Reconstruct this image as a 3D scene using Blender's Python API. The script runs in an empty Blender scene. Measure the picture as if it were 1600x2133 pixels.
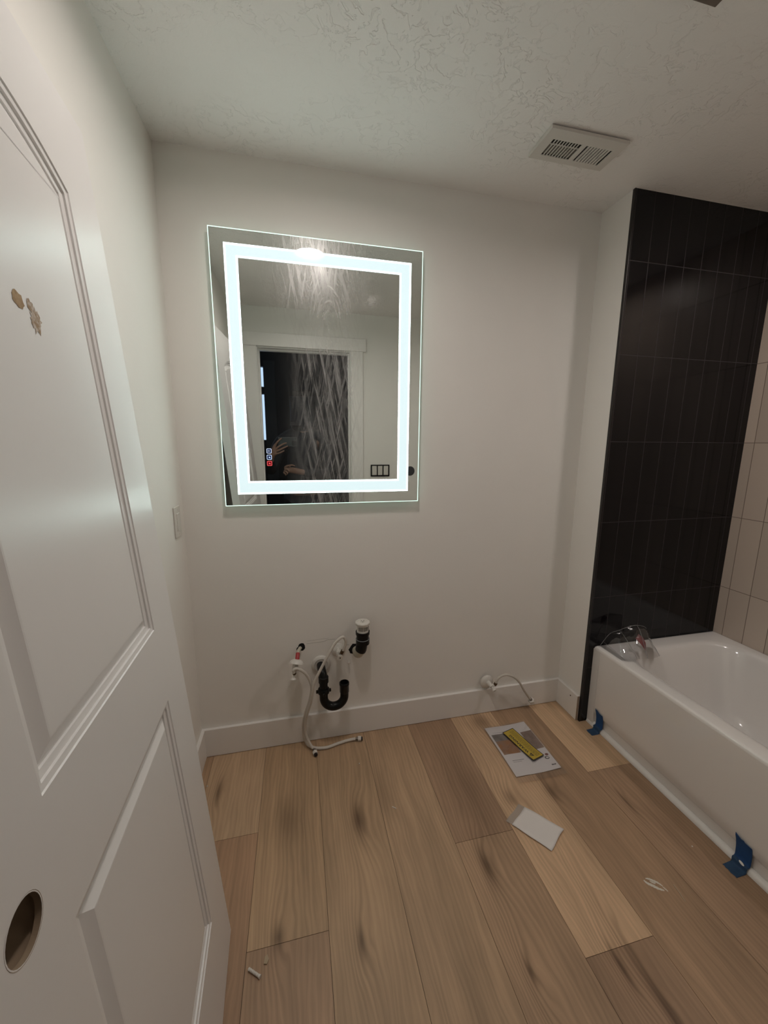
import bpy, bmesh, math, random
from mathutils import Vector, Matrix, Quaternion
random.seed(7)
sc = bpy.context.scene
COL = sc.collection
# ------------------------------------------------------------------ camera
def cam_axes(yaw, pitch, roll):
    cy, sy = math.cos(yaw), math.sin(yaw)
    r = Vector((cy, -sy, 0)); fw = Vector((sy, cy, 0)); up = Vector((0, 0, 1))
    F = fw*math.cos(pitch) + up*math.sin(pitch); U = -fw*math.sin(pitch) + up*math.cos(pitch)
    R = r*math.cos(roll) + U*math.sin(roll); U2 = -r*math.sin(roll) + U*math.cos(roll)
    return R, U2, F
EYE = 1.4048
cam = bpy.data.cameras.new('camera'); camo = bpy.data.objects.new('camera', cam); COL.objects.link(camo)
R_, U_, F_ = cam_axes(0.224383, -0.174317, 0.0059257)
camo.matrix_world = Matrix(((R_.x, U_.x, -F_.x, 0), (R_.y, U_.y, -F_.y, 0), (R_.z, U_.z, -F_.z, EYE), (0, 0, 0, 1)))
cam.sensor_fit = 'HORIZONTAL'; cam.sensor_width = 36; cam.lens = 36*797.13/1600
cam.clip_start = 0.01; cam.clip_end = 60
sc.camera = camo
# ------------------------------------------------------------------ world, exposure, light strengths
w = bpy.data.worlds.new('world'); sc.world = w; w.use_nodes = True
w.node_tree.nodes['Background'].inputs[0].default_value = (0.05, 0.06, 0.08, 1)
w.node_tree.nodes['Background'].inputs[1].default_value = 0.1
vs = sc.view_settings
vs.view_transform = 'Standard'; vs.look = 'None'; vs.gamma = 1.0; vs.use_curve_mapping = False
vs.exposure = 0.0
DISC_L = 98.0; TUB_L = 98.0; DISC_C = (1.0, 0.905, 0.85)
BAND_L = 0.90; BAND_EDGE_L = 18.5; BAND_C = (0.77, 0.95, 0.98)
EDGE_L = 1.6; EDGE_C = (0.70, 1.0, 0.84)
# ------------------------------------------------------------------ dimensions (metres)
XL, XR, XB = -0.455, 1.383, 2.181
D, DS, H = 1.6723, 1.493, 2.44
XT = 1.424; ZR = 0.421
PI = math.pi
# ------------------------------------------------------------------ helpers
def link(o, parent=None):
    COL.objects.link(o)
    if parent is not None: o.parent = parent
    return o
def tag(o, label=None, cat=None, group=None, kind=None):
    if label: o['label'] = label
    if cat: o['category'] = cat
    if group: o['group'] = group
    if kind: o['kind'] = kind
    return o
def thing(name, label, cat, loc=(0, 0, 0), group=None):
    o = bpy.data.objects.new(name, None); COL.objects.link(o); o.location = loc
    o.empty_display_size = .02
    return tag(o, label, cat, group)
def obj(name, bm, mat, parent=None, smooth=False, label=None, local=False, angle=35):
    me = bpy.data.meshes.new(name)
    if parent is not None and not local:
        bm.transform(parent_inv(parent))
    bmesh.ops.recalc_face_normals(bm, faces=bm.faces) if getattr(bm, 'recalc', True) else None
    bm.to_mesh(me); bm.free()
    for m in (mat if isinstance(mat, (list, tuple)) else [mat]): me.materials.append(m)
    if smooth:
        for p in me.polygons: p.use_smooth = True
        try: me.set_sharp_from_angle(angle=math.radians(angle))
        except Exception: pass
    o = bpy.data.objects.new(name, me); link(o, parent)
    if label: o['label'] = label
    return o
def parent_inv(p):
    m = p.matrix_basis.copy()
    q = p.parent
    while q is not None:
        m = q.matrix_basis @ m; q = q.parent
    return m.inverted()
def bx(bm, x0, x1, y0, y1, z0, z1, bevel=0, seg=2, mi=0):
    v = [bm.verts.new((x, y, z)) for z in (z0, z1) for y in (y0, y1) for x in (x0, x1)]
    f = [bm.faces.new([v[i] for i in q]) for q in ((0, 2, 3, 1), (4, 5, 7, 6), (0, 1, 5, 4), (2, 6, 7, 3), (0, 4, 6, 2), (1, 3, 7, 5))]
    for a in f: a.material_index = mi
    if bevel:
        es = list({e for a in f for e in a.edges})
        r = bmesh.ops.bevel(bm, geom=es, offset=bevel, segments=seg, affect='EDGES', profile=.5)
    return f
def box(x0, x1, y0, y1, z0, z1, bevel=0, seg=2):
    bm = bmesh.new(); bx(bm, x0, x1, y0, y1, z0, z1, bevel, seg); return bm
def spline(pts, n=8):
    P = [Vector(p) for p in pts]; out = []
    for i in range(len(P)-1):
        a = P[max(i-1, 0)]; b = P[i]; c = P[i+1]; d = P[min(i+2, len(P)-1)]
        for k in range(n):
            t = k/n
            out.append(.5*((2*b) + (c-a)*t + (2*a-5*b+4*c-d)*t*t + (-a+3*b-3*c+d)*t**3))
    out.append(P[-1]); return out
def tube(bm, pts, rad, seg=14, cap=True, mi=0):
    """pts: list of Vectors, rad: float or list"""
    P = [Vector(p) for p in pts]
    if not isinstance(rad, (list, tuple)): rad = [rad]*len(P)
    T = []
    for i in range(len(P)):
        a = P[max(i-1, 0)]; b = P[min(i+1, len(P)-1)]
        d = (b-a); T.append(d.normalized() if d.length > 1e-9 else (T[-1] if T else Vector((0, 0, 1))))
    u = T[0].orthogonal().normalized(); rings = []
    for i, p in enumerate(P):
        if i:
            q = T[i-1].rotation_difference(T[i]); u = q @ u
        u = (u - T[i]*u.dot(T[i])).normalized(); v = T[i].cross(u)
        rings.append([bm.verts.new(p + (u*math.cos(2*PI*k/seg) + v*math.sin(2*PI*k/seg))*rad[i]) for k in range(seg)])
    for a, b in zip(rings, rings[1:]):
        for k in range(seg):
            f = bm.faces.new((a[k], a[(k+1) % seg], b[(k+1) % seg], b[k])); f.material_index = mi
    if cap:
        bm.faces.new(rings[0][::-1]).material_index = mi; bm.faces.new(rings[-1]).material_index = mi
    return rings
def lathe(bm, prof, origin, axis, seg=28, mi=0, fn=None):
    """prof: (radius, height along axis)"""
    axis = Vector(axis).normalized(); u = axis.orthogonal().normalized(); v = axis.cross(u); o = Vector(origin)
    rings = []
    for r, h in prof:
        if r < 1e-6: rings.append([bm.verts.new(o+axis*h)])
        else: rings.append([bm.verts.new(o+axis*h+(u*math.cos(2*PI*k/seg)+v*math.sin(2*PI*k/seg))*(r*(fn(k, seg) if fn else 1))) for k in range(seg)])
    for a, b in zip(rings, rings[1:]):
        for k in range(seg):
            k2 = (k+1) % seg
            if len(a) == 1 and len(b) == 1: continue
            if len(a) == 1: f = bm.faces.new((a[0], b[k2], b[k]))
            elif len(b) == 1: f = bm.faces.new((a[k], a[k2], b[0]))
            else: f = bm.faces.new((a[k], a[k2], b[k2], b[k]))
            f.material_index = mi
    if len(rings[0]) > 1: bm.faces.new(rings[0][::-1]).material_index = mi
    if len(rings[-1]) > 1: bm.faces.new(rings[-1]).material_index = mi
def prism(bm, pts, h, M=None, z0=0, mi=0):
    """2d polygon extruded in local z"""
    M = M or Matrix()
    a = [bm.verts.new(M @ Vector((x, y, z0))) for x, y in pts]; b = [bm.verts.new(M @ Vector((x, y, z0+h))) for x, y in pts]
    n = len(a); fs = [bm.faces.new(a[::-1]), bm.faces.new(b)]
    for i in range(n): fs.append(bm.faces.new((a[i], a[(i+1) % n], b[(i+1) % n], b[i])))
    for f in fs: f.material_index = mi
# ------------------------------------------------------------------ materials
class NT:
    def __init__(s, name):
        s.m = bpy.data.materials.new(name); s.m.use_nodes = True; s.t = s.m.node_tree; s.b = s.t.nodes['Principled BSDF']
        s.out = s.t.nodes['Material Output']
    def n(s, typ, **kw):
        nd = s.t.nodes.new(typ)
        for k, v in kw.items(): setattr(nd, k, v)
        return nd
    def l(s, a, b): s.t.links.new(a, b)
    def math(s, op, a, b=None, c=None, clamp=False):
        nd = s.n('ShaderNodeMath', operation=op); nd.use_clamp = clamp
        for i, v in enumerate((a, b, c)):
            if v is None: continue
            if isinstance(v, (int, float)): nd.inputs[i].default_value = v
            else: s.l(v, nd.inputs[i])
        return nd.outputs[0]
    def ramp(s, fac, stops):
        nd = s.n('ShaderNodeValToRGB'); s.l(fac, nd.inputs[0]); e = nd.color_ramp.elements
        while len(e) < len(stops): e.new(.5)
        for i, (p, c) in enumerate(stops):
            e[i].position = p; e[i].color = (c, c, c, 1) if isinstance(c, (int, float)) else (*c, 1)
        return nd.outputs[0]
    def mix(s, f, a, b, mode='MIX'):
        nd = s.n('ShaderNodeMix', data_type='RGBA', blend_type=mode)
        for i, v in ((0, f), (6, a), (7, b)):
            if isinstance(v, (int, float)): nd.inputs[i].default_value = v if i == 0 else (v, v, v, 1)
            elif isinstance(v, tuple): nd.inputs[i].default_value = (*v, 1)
            else: s.l(v, nd.inputs[i])
        return nd.outputs[2]
    def noise(s, vec, scale, detail=2, rough=.5, dist=0):
        nd = s.n('ShaderNodeTexNoise'); nd.inputs['Scale'].default_value = scale; nd.inputs['Detail'].default_value = detail
        nd.inputs['Roughness'].default_value = rough; nd.inputs['Distortion'].default_value = dist
        if vec is not None: s.l(vec, nd.inputs['Vector'])
        return nd.outputs['Fac']
    def mapping(s, vec, scale=(1, 1, 1), loc=(0, 0, 0), rot=(0, 0, 0)):
        nd = s.n('ShaderNodeMapping'); s.l(vec, nd.inputs[0]); nd.inputs[1].default_value = loc; nd.inputs[2].default_value = rot; nd.inputs[3].default_value = scale
        return nd.outputs[0]
    def coord(s): return s.n('ShaderNodeTexCoord').outputs['Object']
    def geo(s): return s.n('ShaderNodeNewGeometry').outputs['Position']
    def bump(s, h, strength=.3, dist=.001):
        nd = s.n('ShaderNodeBump'); nd.inputs['Strength'].default_value = strength; nd.inputs['Distance'].default_value = dist
        s.l(h, nd.inputs['Height']); s.l(nd.outputs[0], s.b.inputs['Normal']); return nd
def mat(name, col, rough=.5, metal=0, spec=.5, bump=None, coat=0, trans=0, ior=None, vary=0):
    k = NT(name); b = k.b
    b.inputs['Base Color'].default_value = (*col, 1); b.inputs['Roughness'].default_value = rough; b.inputs['Metallic'].default_value = metal
    b.inputs['Specular IOR Level'].default_value = spec; b.inputs['Coat Weight'].default_value = coat
    b.inputs['Transmission Weight'].default_value = trans
    if ior: b.inputs['IOR'].default_value = ior
    if vary:
        f = k.noise(k.coord(), 40, 3)
        c2 = tuple(c*(1-vary) for c in col)
        k.l(k.mix(f, c2, tuple(min(1, c*(1+vary)) for c in col)), b.inputs['Base Color'])
    if bump:
        sc_, st, ds = bump
        k.bump(k.noise(k.coord(), sc_, 3), st, ds)
    return k.m
def emis(name, col, s, base=None, rough=.5, spec=.5):
    k = NT(name); b = k.b
    b.inputs['Base Color'].default_value = (*(base or (.0, .0, .0)), 1); b.inputs['Emission Color'].default_value = (*col, 1)
    b.inputs['Emission Strength'].default_value = s; b.inputs['Roughness'].default_value = rough; b.inputs['Specular IOR Level'].default_value = spec
    return k.m
WALLC = (0.86, 0.835, 0.79)
def wall_mat(name, col=WALLC):
    k = NT(name); c = k.geo()
    k.b.inputs['Roughness'].default_value = .55; k.b.inputs['Specular IOR Level'].default_value = .35
    f = k.noise(c, 3.0, 3, .55)
    k.l(k.mix(f, tuple(x*.97 for x in col), tuple(x*1.03 for x in col)), k.b.inputs['Base Color'])
    h = k.noise(c, 160, 3, .6); h2 = k.noise(c, 14, 2, .5)
    k.bump(k.math('ADD', h, k.math('MULTIPLY', h2, 2.0)), .18, .0012)
    return k.m
M_wall = wall_mat('wall_paint')
def ceiling_mat():
    k = NT('ceiling_knockdown'); c = k.geo()
    k.b.inputs['Base Color'].default_value = (.92, .90, .87, 1); k.b.inputs["Roughness"].default_value = .7; k.b.inputs['Specular IOR Level'].default_value = .25
    d = k.n('ShaderNodeTexNoise'); d.inputs['Scale'].default_value = 9; d.inputs['Detail'].default_value = 3; k.l(c, d.inputs['Vector'])
    va = k.n('ShaderNodeVectorMath', operation='MULTIPLY_ADD'); k.l(d.outputs['Color'], va.inputs[0]); va.inputs[1].default_value = (.12, .12, 0); k.l(c, va.inputs[2])
    n1 = k.noise(va.outputs[0], 22, 4, .62)
    plate = k.ramp(n1, [(.47, 0), (.505, 1), (1, 1)])            # flattened splatters with crisp edges
    patch = k.ramp(k.noise(c, 3.2, 2, .5), [(.42, .12), (.62, 1)])
    fine = k.noise(c, 150, 3, .6)
    h = k.math('ADD', k.math('MULTIPLY', plate, patch), k.math('MULTIPLY', fine, .28))
    k.bump(h, .55, .0050)
    return k.m
M_ceil = ceiling_mat()
M_trim = mat('trim_paint', (.84, .815, .78), .38, bump=(220, .08, .0006))
M_door = mat('door_paint', (.80, .78, .765), .30, spec=.55, bump=(260, .10, .0005))
M_raw = mat('raw_fibreboard', (.28, .20, .13), .8, vary=.2)
M_mdf = mat('board_end_grain', (.42, .34, .26), .8, vary=.15)
def tile_mat(name, tile, grout, rough, axis, u0, v0, bw, rh, mortar, spec=.5):
    k = NT(name); c = k.geo(); s = k.n('ShaderNodeSeparateXYZ'); k.l(c, s.inputs[0])
    cb = k.n('ShaderNodeCombineXYZ')
    u = k.math('SUBTRACT', s.outputs[axis], u0) if axis == 0 else k.math('SUBTRACT', u0, s.outputs[axis])
    k.l(k.math('ADD', u, 10*bw), cb.inputs[0]); k.l(k.math('ADD', k.math('SUBTRACT', s.outputs[2], v0), 4*rh), cb.inputs[1])
    br = k.n('ShaderNodeTexBrick'); br.offset = 0; br.squash = 1; k.l(cb.outputs[0], br.inputs['Vector'])
    br.inputs['Scale'].default_value = 1; br.inputs['Mortar Size'].default_value = mortar; br.inputs['Mortar Smooth'].default_value = .2
    br.inputs['Brick Width'].default_value = bw; br.inputs['Row Height'].default_value = rh; br.inputs['Bias'].default_value = 0
    br.inputs['Color1'].default_value = (*[x*.93 for x in tile], 1); br.inputs['Color2'].default_value = (*[x*1.07 for x in tile], 1); br.inputs['Mortar'].default_value = (*grout, 1)
    k.l(br.outputs[0], k.b.inputs['Base Color'])
    f = br.outputs['Fac']
    r = k.math('ADD', k.math('MULTIPLY', f, .6), k.math('MULTIPLY_ADD', k.noise(c, 6, 3), .10, rough-.05))
    k.l(r, k.b.inputs['Roughness'])
    h = k.math('SUBTRACT', k.math('MULTIPLY', k.noise(c, 20, 2), .08), f)
    k.bump(h, .25, .0010); k.b.inputs['Specular IOR Level'].default_value = spec
    return k.m
M_black_tile = tile_mat('black_ceramic_tile', (.0040, .0036, .0050), (.040, .033, .036), .09, 0, 1.4863, .6745, .0937, .3745, .0016, .30)
M_beige_tile = tile_mat('beige_ceramic_tile', (.64, .54, .455), (.22, .17, .13), .34, 1, 1.448, .6745, .0945, .3745, .0016)
M_edge = mat('black_tile_edge_metal', (.01, .008, .008), .3)
# ---- wood floor
KNOTS = [(.185, 1.221, .017, .05, 1), (.585, .966, .014, .045, 1), (.136, .858, .008, .03, .9), (-.096, .92, .012, .022, .9), (.574, .696, .006, .02, 1),
         (.824, .649, .007, .035, 1), (.874, .55, .010, .10, .9), (.981, 1.166, .014, .03, .8), (-.355, 1.46, .010, .04, .8), (.803, 1.175, .018, .03, .6),
         (1.246, 1.06, .006, .04, .8), (-.075, 1.28, .035, .07, .55), (.30, 1.30, .02, .09, .35), (.885, 1.60, .03, .04, .6), (.65, 1.25, .05, .16, .45), (1.31, .92, .03, .10, .3)]
def floor_mat():
    k = NT('oak_plank_floor'); c = k.coord(); s = k.n('ShaderNodeSeparateXYZ'); k.l(c, s.inputs[0])
    X, Y = s.outputs[0], s.outputs[1]
    at = k.n('ShaderNodeAttribute'); at.attribute_name = 'plank_tint'; tint = at.outputs['Color']
    a2 = k.n('ShaderNodeAttribute'); a2.attribute_name = 'plank_seed'; seed = a2.outputs['Fac']
    tot = None
    for (kx, ky, a, b, wgt) in KNOTS:
        dx = k.math('DIVIDE', k.math('SUBTRACT', X, kx), a); dy = k.math('DIVIDE', k.math('SUBTRACT', Y, ky), b)
        r2 = k.math('ADD', k.math('MULTIPLY', dx, dx), k.math('MULTIPLY', dy, dy))
        v = k.math('MULTIPLY', k.math('POWER', 2.718, k.math('MULTIPLY', r2, -.55)), wgt)
        dxw = k.math('DIVIDE', k.math('SUBTRACT', X, kx), max(a*3.2, .035)); dyw = k.math('DIVIDE', k.math('SUBTRACT', Y, ky), max(b*3.2, .12))
        vw = k.math('MULTIPLY', k.math('POWER', 2.718, k.math('MULTIPLY', k.math('ADD', k.math('MULTIPLY', dxw, dxw), k.math('MULTIPLY', dyw, dyw)), -1.0)), wgt)
        tot = (v, vw) if tot is None else (k.math('ADD', tot[0], v), k.math('ADD', tot[1], vw))
    knot, wide = tot
    wob = k.noise(k.mapping(c, (3, .8, 1)), 3, 3, .5)
    uu = k.math('ADD', k.math('ADD', X, k.math('MULTIPLY', wide, .035)), k.math('MULTIPLY', wob, .06))
    cb = k.n('ShaderNodeCombineXYZ'); k.l(uu, cb.inputs[0]); k.l(k.math('MULTIPLY', Y, .055), cb.inputs[1]); k.l(k.math('MULTIPLY', seed, 13.7), cb.inputs[2])
    g1 = k.noise(cb.outputs[0], 38, 4, .6)                # broad cathedral bands
    cb2 = k.n('ShaderNodeCombineXYZ'); k.l(uu, cb2.inputs[0]); k.l(k.math('MULTIPLY', Y, .03), cb2.inputs[1]); k.l(k.math('MULTIPLY', seed, 5.1), cb2.inputs[2])
    g2 = k.noise(cb2.outputs[0], 260, 3, .7)              # fine pores
    cb3 = k.n('ShaderNodeCombineXYZ'); k.l(X, cb3.inputs[0]); k.l(k.math('MULTIPLY', Y, .35), cb3.inputs[1]); k.l(seed, cb3.inputs[2])
    g3 = k.noise(cb3.outputs[0], 7, 3, .5)                # soft cloudy tone
    rings = k.n('ShaderNodeTexWave', wave_type='BANDS', bands_direction='X'); k.l(cb.outputs[0], rings.inputs['Vector'])
    rings.inputs['Scale'].default_value = 22; rings.inputs['Distortion'].default_value = 5; rings.inputs['Detail'].default_value = 3; rings.inputs['Detail Scale'].default_value = 2
    amt = k.math('MULTIPLY_ADD', wide, .30, .10)
    v = k.math('ADD', k.math('MULTIPLY', k.ramp(g1, [(.3, 0), (.7, 1)]), .26), k.math('MULTIPLY', k.ramp(g2, [(.3, 0), (.7, 1)]), .14))
    v = k.math('ADD', v, k.math('MULTIPLY', k.ramp(g3, [(.3, 0), (.7, 1)]), .26))
    v = k.math('ADD', v, k.math('MULTIPLY', rings.outputs['Fac'], amt))
    val = k.math('MULTIPLY', k.math('ADD', v, .68), 1.37)
    col = k.mix(1.0, tint, val, 'MULTIPLY')
    # multiply by scalar
    mm = k.n('ShaderNodeVectorMath', operation='SCALE'); k.l(tint, mm.inputs[0]); k.l(val, mm.inputs['Scale'])
    dark = k.mix(k.math('MULTIPLY', k.math('MINIMUM', knot, 1.0), .78), mm.outputs[0], (.075, .04, .02))
    dk = k.mix(k.math('MULTIPLY', k.math('MINIMUM', wide, 1.0), .22), dark, (.12, .07, .04))
    k.l(dk, k.b.inputs['Base Color'])
    k.b.inputs['Roughness'].default_value = .42; k.b.inputs['Specular IOR Level'].default_value = .35
    k.bump(k.math('ADD', g2, g1), .10, .0006)
    return k.m
M_floor = floor_mat()
M_gap = mat('plank_joint', (.06, .04, .025), .9)
M_tub = mat('white_acrylic', (.84, .81, .78), .12, coat=.5, spec=.5)
M_white_pl = mat('white_plastic', (.68, .65, .60), .35)
M_hose = mat('white_braided_hose', (.60, .56, .50), .5, bump=(900, .4, .0006))
M_black_abs = mat('black_abs_plastic', (.006, .006, .006), .35, spec=.25)
M_brown = mat('dark_brass', (.10, .065, .035), .4, metal=.5)
M_red = mat('red_plastic_tube', (.38, .03, .035), .4)
M_dark = mat('dark_cavity', (.004, .003, .003), .9)
M_pipew = mat('pale_pipe', (.50, .47, .38), .4)
M_blue = mat('blue_painters_tape', (.012, .065, .20), .75, bump=(300, .3, .0005), vary=.25)
M_bluethin = mat('blue_tape_flat', (.030, .075, .155), .8, bump=(300, .3, .0005), vary=.35)
# ------------------------------------------------------------------ structure
def struct(name, bm, m, **kw):
    o = obj(name, bm, m, **kw); o['kind'] = 'structure'; return o
# floor planks
PX = [-.640, -.410, -.1815, .0480, .2795, .5105, .7400, .9690, 1.1990, 1.4300]
T = lambda r, g, b: (r, g, b)
planks = [  # per column: (y joints from back), tint per board
    (0, [(2.0, .95, (.300, .196, .120)), (.95, -.8, (.300, .196, .120)), (-.8, -3, (.31, .20, .13))]),
    (1, [(2.0, 1.2500, (.340, .235, .148)), (1.25, -.15, (.285, .178, .110)), (-.15, -3, (.31, .20, .13))]),
    (2, [(2.0, .9050, (.305, .205, .123)), (.905, -.7, (.275, .178, .112)), (-.7, -3, (.31, .20, .13))]),
    (3, [(2.0, .10, (.300, .203, .124)), (.10, -3, (.31, .20, .13))]),
    (4, [(2.0, -.35, (.300, .203, .126)), (-.35, -3, (.31, .20, .13))]),
    (5, [(2.0, 1.0570, (.245, .158, .100)), (1.057, -.6, (.290, .192, .120)), (-.6, -3, (.31, .20, .13))]),
    (6, [(2.0, .6865, (.395, .268, .168)), (.6865, -1., (.240, .155, .098)), (-1., -3, (.31, .20, .13))]),
    (7, [(2.0, .28, (.265, .172, .106)), (.28, -3, (.28, .185, .115))]),
    (8, [(2.0, 1.2150, (.385, .262, .162)), (1.215, -.3, (.255, .165, .104)), (-.3, -3, (.31, .20, .13))]),
]
bm = bmesh.new()
tl = bm.faces.layers.int.new('dummy')
info = []
g = .0006
for ci, L in planks:
    for (y1, y0, tint) in L:
        y1 = min(y1, D); 
        n0 = len(bm.faces)
        bx(bm, PX[ci]+g, PX[ci+1]-g, y0+g, y1-g, -.012, 0)
        info += [(tint, random.random())]*6
bx(bm, -.9, 2.3, -3.0, D+.1, -.03, -.0022, mi=1); info += [((.2, .14, .09), 0)]*6
me = bpy.data.meshes.new('floor'); bm.normal_update(); bm.to_mesh(me); bm.free()
me.materials.append(M_floor); me.materials.append(M_gap)
ca = me.color_attributes.new('plank_tint', 'FLOAT_COLOR', 'CORNER'); sa = me.attributes.new('plank_seed', 'FLOAT', 'FACE')
for p in me.polygons:
    t_, s_ = info[p.index]; sa.data[p.index].value = s_
    for li in p.loop_indices: ca.data[li].color = (*t_, 1)
fo = link(bpy.data.objects.new('floor', me)); fo['kind'] = 'structure'
struct('ceiling', box(XL-.15, XB+.15, -2.6, D+.15, H, H+.1), M_ceil)
struct('wall_left', box(XL-.12, XL, 0, D+.12, 0, H), M_wall)
struct('wall_back', box(XL-.12, XR+.15, D, D+.12, 0, H), M_wall)
struct('wall_right', box(XR, XR+.13, DS+.010, D, 0, H), M_wall)
struct('wall_tub_end', box(XR+.004, XB+.12, DS, DS+.13, 0, H), M_black_tile)
o = struct('trim_1', box(XR-.001, XR+.004, DS-.0012, DS+.011, 0, H), M_edge)
struct('wall_tub_side', box(XB, XB+.12, -.12, DS, 0, H), M_beige_tile)
# near wall, with the doorway the picture is taken from
OX0, OX1, OZ = -.267, .456, 2.143
bm = bmesh.new()
bx(bm, XL-.12, OX0-.02, -.12, 0, 0, H); bx(bm, OX1+.02, XR+.03, -.12, 0, 0, H); bx(bm, OX0-.02, OX1+.02, -.12, 0, OZ+.02, H)
struct('wall_near', bm, M_wall)
struct('wall_tub_near', box(XR+.03, XB, -.12, 0, 0, H), M_black_tile)
bm = bmesh.new()
bx(bm, OX0-.02, OX0, -.121, .001, 0, OZ); bx(bm, OX1, OX1+.02, -.121, .001, 0, OZ); bx(bm, OX0-.02, OX1+.02, -.121, .001, OZ, OZ+.02)
bx(bm, OX0, OX0+.012, -.08, -.045, 0, OZ-.012); bx(bm, OX1-.012, OX1, -.08, -.045, 0, OZ-.012); bx(bm, OX0, OX1, -.08, -.045, OZ-.012, OZ)
struct('trim_2', bm, M_trim)
bm = bmesh.new()
bx(bm, OX0-.105, OX0-.006, 0.0005, .019, 0, OZ+.008, .002); bx(bm, OX1+.006, OX1+.105, 0.0005, .019, 0, OZ+.008, .002)
bx(bm, OX0-.125, OX1+.130, 0.0005, .024, OZ+.008, OZ+.105, .002)
struct('trim_3', bm, M_trim)
# hallway beyond the doorway
M_hall = mat('hall_gloom', (.018, .022, .030), .7)  # gloom of the unlit hall is put into the wall colour
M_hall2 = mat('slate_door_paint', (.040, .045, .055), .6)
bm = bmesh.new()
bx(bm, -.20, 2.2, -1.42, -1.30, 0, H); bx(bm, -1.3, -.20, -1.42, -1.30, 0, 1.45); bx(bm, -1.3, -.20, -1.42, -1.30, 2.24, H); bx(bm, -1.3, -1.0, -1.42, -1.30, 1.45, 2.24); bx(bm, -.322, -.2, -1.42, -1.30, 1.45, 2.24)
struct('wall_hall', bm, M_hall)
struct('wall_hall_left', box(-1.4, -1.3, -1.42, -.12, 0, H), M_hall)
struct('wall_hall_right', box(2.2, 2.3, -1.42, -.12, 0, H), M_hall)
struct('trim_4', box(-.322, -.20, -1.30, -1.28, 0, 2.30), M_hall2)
wn = struct('window_1', box(-1.0, -.322, -1.372, -1.366, 1.45, 2.24), emis('dusk_window_glass', (.55, .72, 1.0), 1.3))
bm = bmesh.new(); bx(bm, -1.0, -.322, -1.365, -1.33, 1.95, 2.03); bx(bm, -.324, -.322, -1.365, -1.34, 1.45, 2.24); bx(bm, -1.0, -.98, -1.365, -1.31, 1.45, 2.24)
obj('window_frame', bm, M_hall2, wn)
# baseboards
def baseboard(name, x0, x1, y0, y1, top=.1375, mats=None):
    return struct(name, box(x0, x1, y0, y1, .0015, top, .0015, 1), mats or M_trim)
BT = .015
baseboard('baseboard_back', XL, XR, D-BT, D)
baseboard('baseboard_left', XL, XL+BT, .02, D-BT)
bb = baseboard('baseboard_right', XR-BT, XR, DS+.012, D-BT)
obj('cut_end', box(XR-BT+.001, XR-.004, DS+.0105, DS+.0125, .002, .136), M_mdf, bb, label='raw cut end of the baseboard')
bm = bmesh.new(); lathe(bm, [(0, .0008), (.004, .0008), (.0035, 0)], (XR-BT, DS+.060, .110), (-1, 0, 0), 12); obj('nail_hole', bm, M_brown, bb)
baseboard('baseboard_near', OX1+.106, XT+.0, .0005, .0155)
M_caulk = mat('pencil_line', (.36, .33, .29), .9)
# drywall patch lines on the back wall
bm = bmesh.new()
tube(bm, spline([(.018, D-.0002, .497), (.06, D-.0002, .498), (.10, D-.0002, .500), (.115, D-.0002, .506), (.15, D-.0002, .505)], 5), .0006, 6)
tube(bm, spline([(.193, D-.0002, .471), (.215, D-.0002, .469)], 5), .0008, 6)
tube(bm, spline([(.02, D-.0002, .510), (.07, D-.0002, .512), (.12, D-.0002, .514)], 5), .0004, 6)
o = obj('trim_6', bm, M_caulk); o['kind'] = 'structure'
# quarter-round strip at the tub foot
prof = [(1.4395, .0015)] + [(1.4395-.0195*math.sin(a), .0015+.0195*math.cos(a)) for a in [i*PI/2/8 for i in range(9)]]
bm = bmesh.new()
va = [bm.verts.new((x, DS-.004, z)) for x, z in prof]; vb = [bm.verts.new((x, .05, z)) for x, z in prof]
bm.faces.new(va); bm.faces.new(vb[::-1])
for i in range(len(va)): j = (i+1) % len(va); bm.faces.new((va[i], vb[i], vb[j], va[j]))
struct('trim_5', bm, M_trim, smooth=True)
# ------------------------------------------------------------------ bathtub
def rrect(cx, cy, hx, hy, r, z, n=10):
    pts = []
    for (sx, sy, a0) in ((1, 1, 0), (-1, 1, PI/2), (-1, -1, PI), (1, -1, 1.5*PI)):
        for i in range(n+1):
            a = a0+PI/2*i/n
            pts.append(Vector((cx+sx*(hx-r)+r*math.cos(a), cy+sy*(hy-r)+r*math.sin(a), z)))
    return pts
tub = thing('bathtub', 'white alcove bathtub with a flat apron in the black tiled alcove', 'bathtub', (1.8, .75, 0))
bm = bmesh.new()
TX0, TX1, TY0, TY1 = XT, XB-.001, .002, DS-.001
cx, cy = (TX0+TX1)/2, (TY0+TY1)/2; hx, hy = (TX1-TX0)/2, (TY1-TY0)/2
bcx, bcy = (1.508+2.105)/2, (.13+1.395)/2; bhx, bhy = (2.105-1.508)/2, (1.395-.13)/2
loops = [rrect(cx, cy, hx, hy, .004, ZR-.016), rrect(cx, cy, hx-.0012, hy-.0012, .006, ZR-.006), rrect(cx, cy, hx-.006, hy-.006, .010, ZR-.0008), rrect(cx, cy, hx-.014, hy-.014, .02, ZR)]
loops += [rrect(bcx, bcy, bhx+.028, bhy+.030, .15, ZR+.001), rrect(bcx, bcy, bhx+.010, bhy+.012, .14, ZR-.003), rrect(bcx, bcy, bhx, bhy, .13, ZR-.014)]
for f, z in ((.010, .38), (.028, .30), (.048, .20), (.064, .13), (.085, .085), (.115, .064), (.16, .058)):
    loops.append(rrect(bcx, bcy-.0, bhx-f, bhy-f*1.6, max(.13-f*.2, .06), z))
rings = [[bm.verts.new(p) for p in L] for L in loops]
n = len(rings[0])
for a, b in zip(rings, rings[1:]):
    for k in range(n): bm.faces.new((a[k], a[(k+1) % n], b[(k+1) % n], b[k]))
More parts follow.
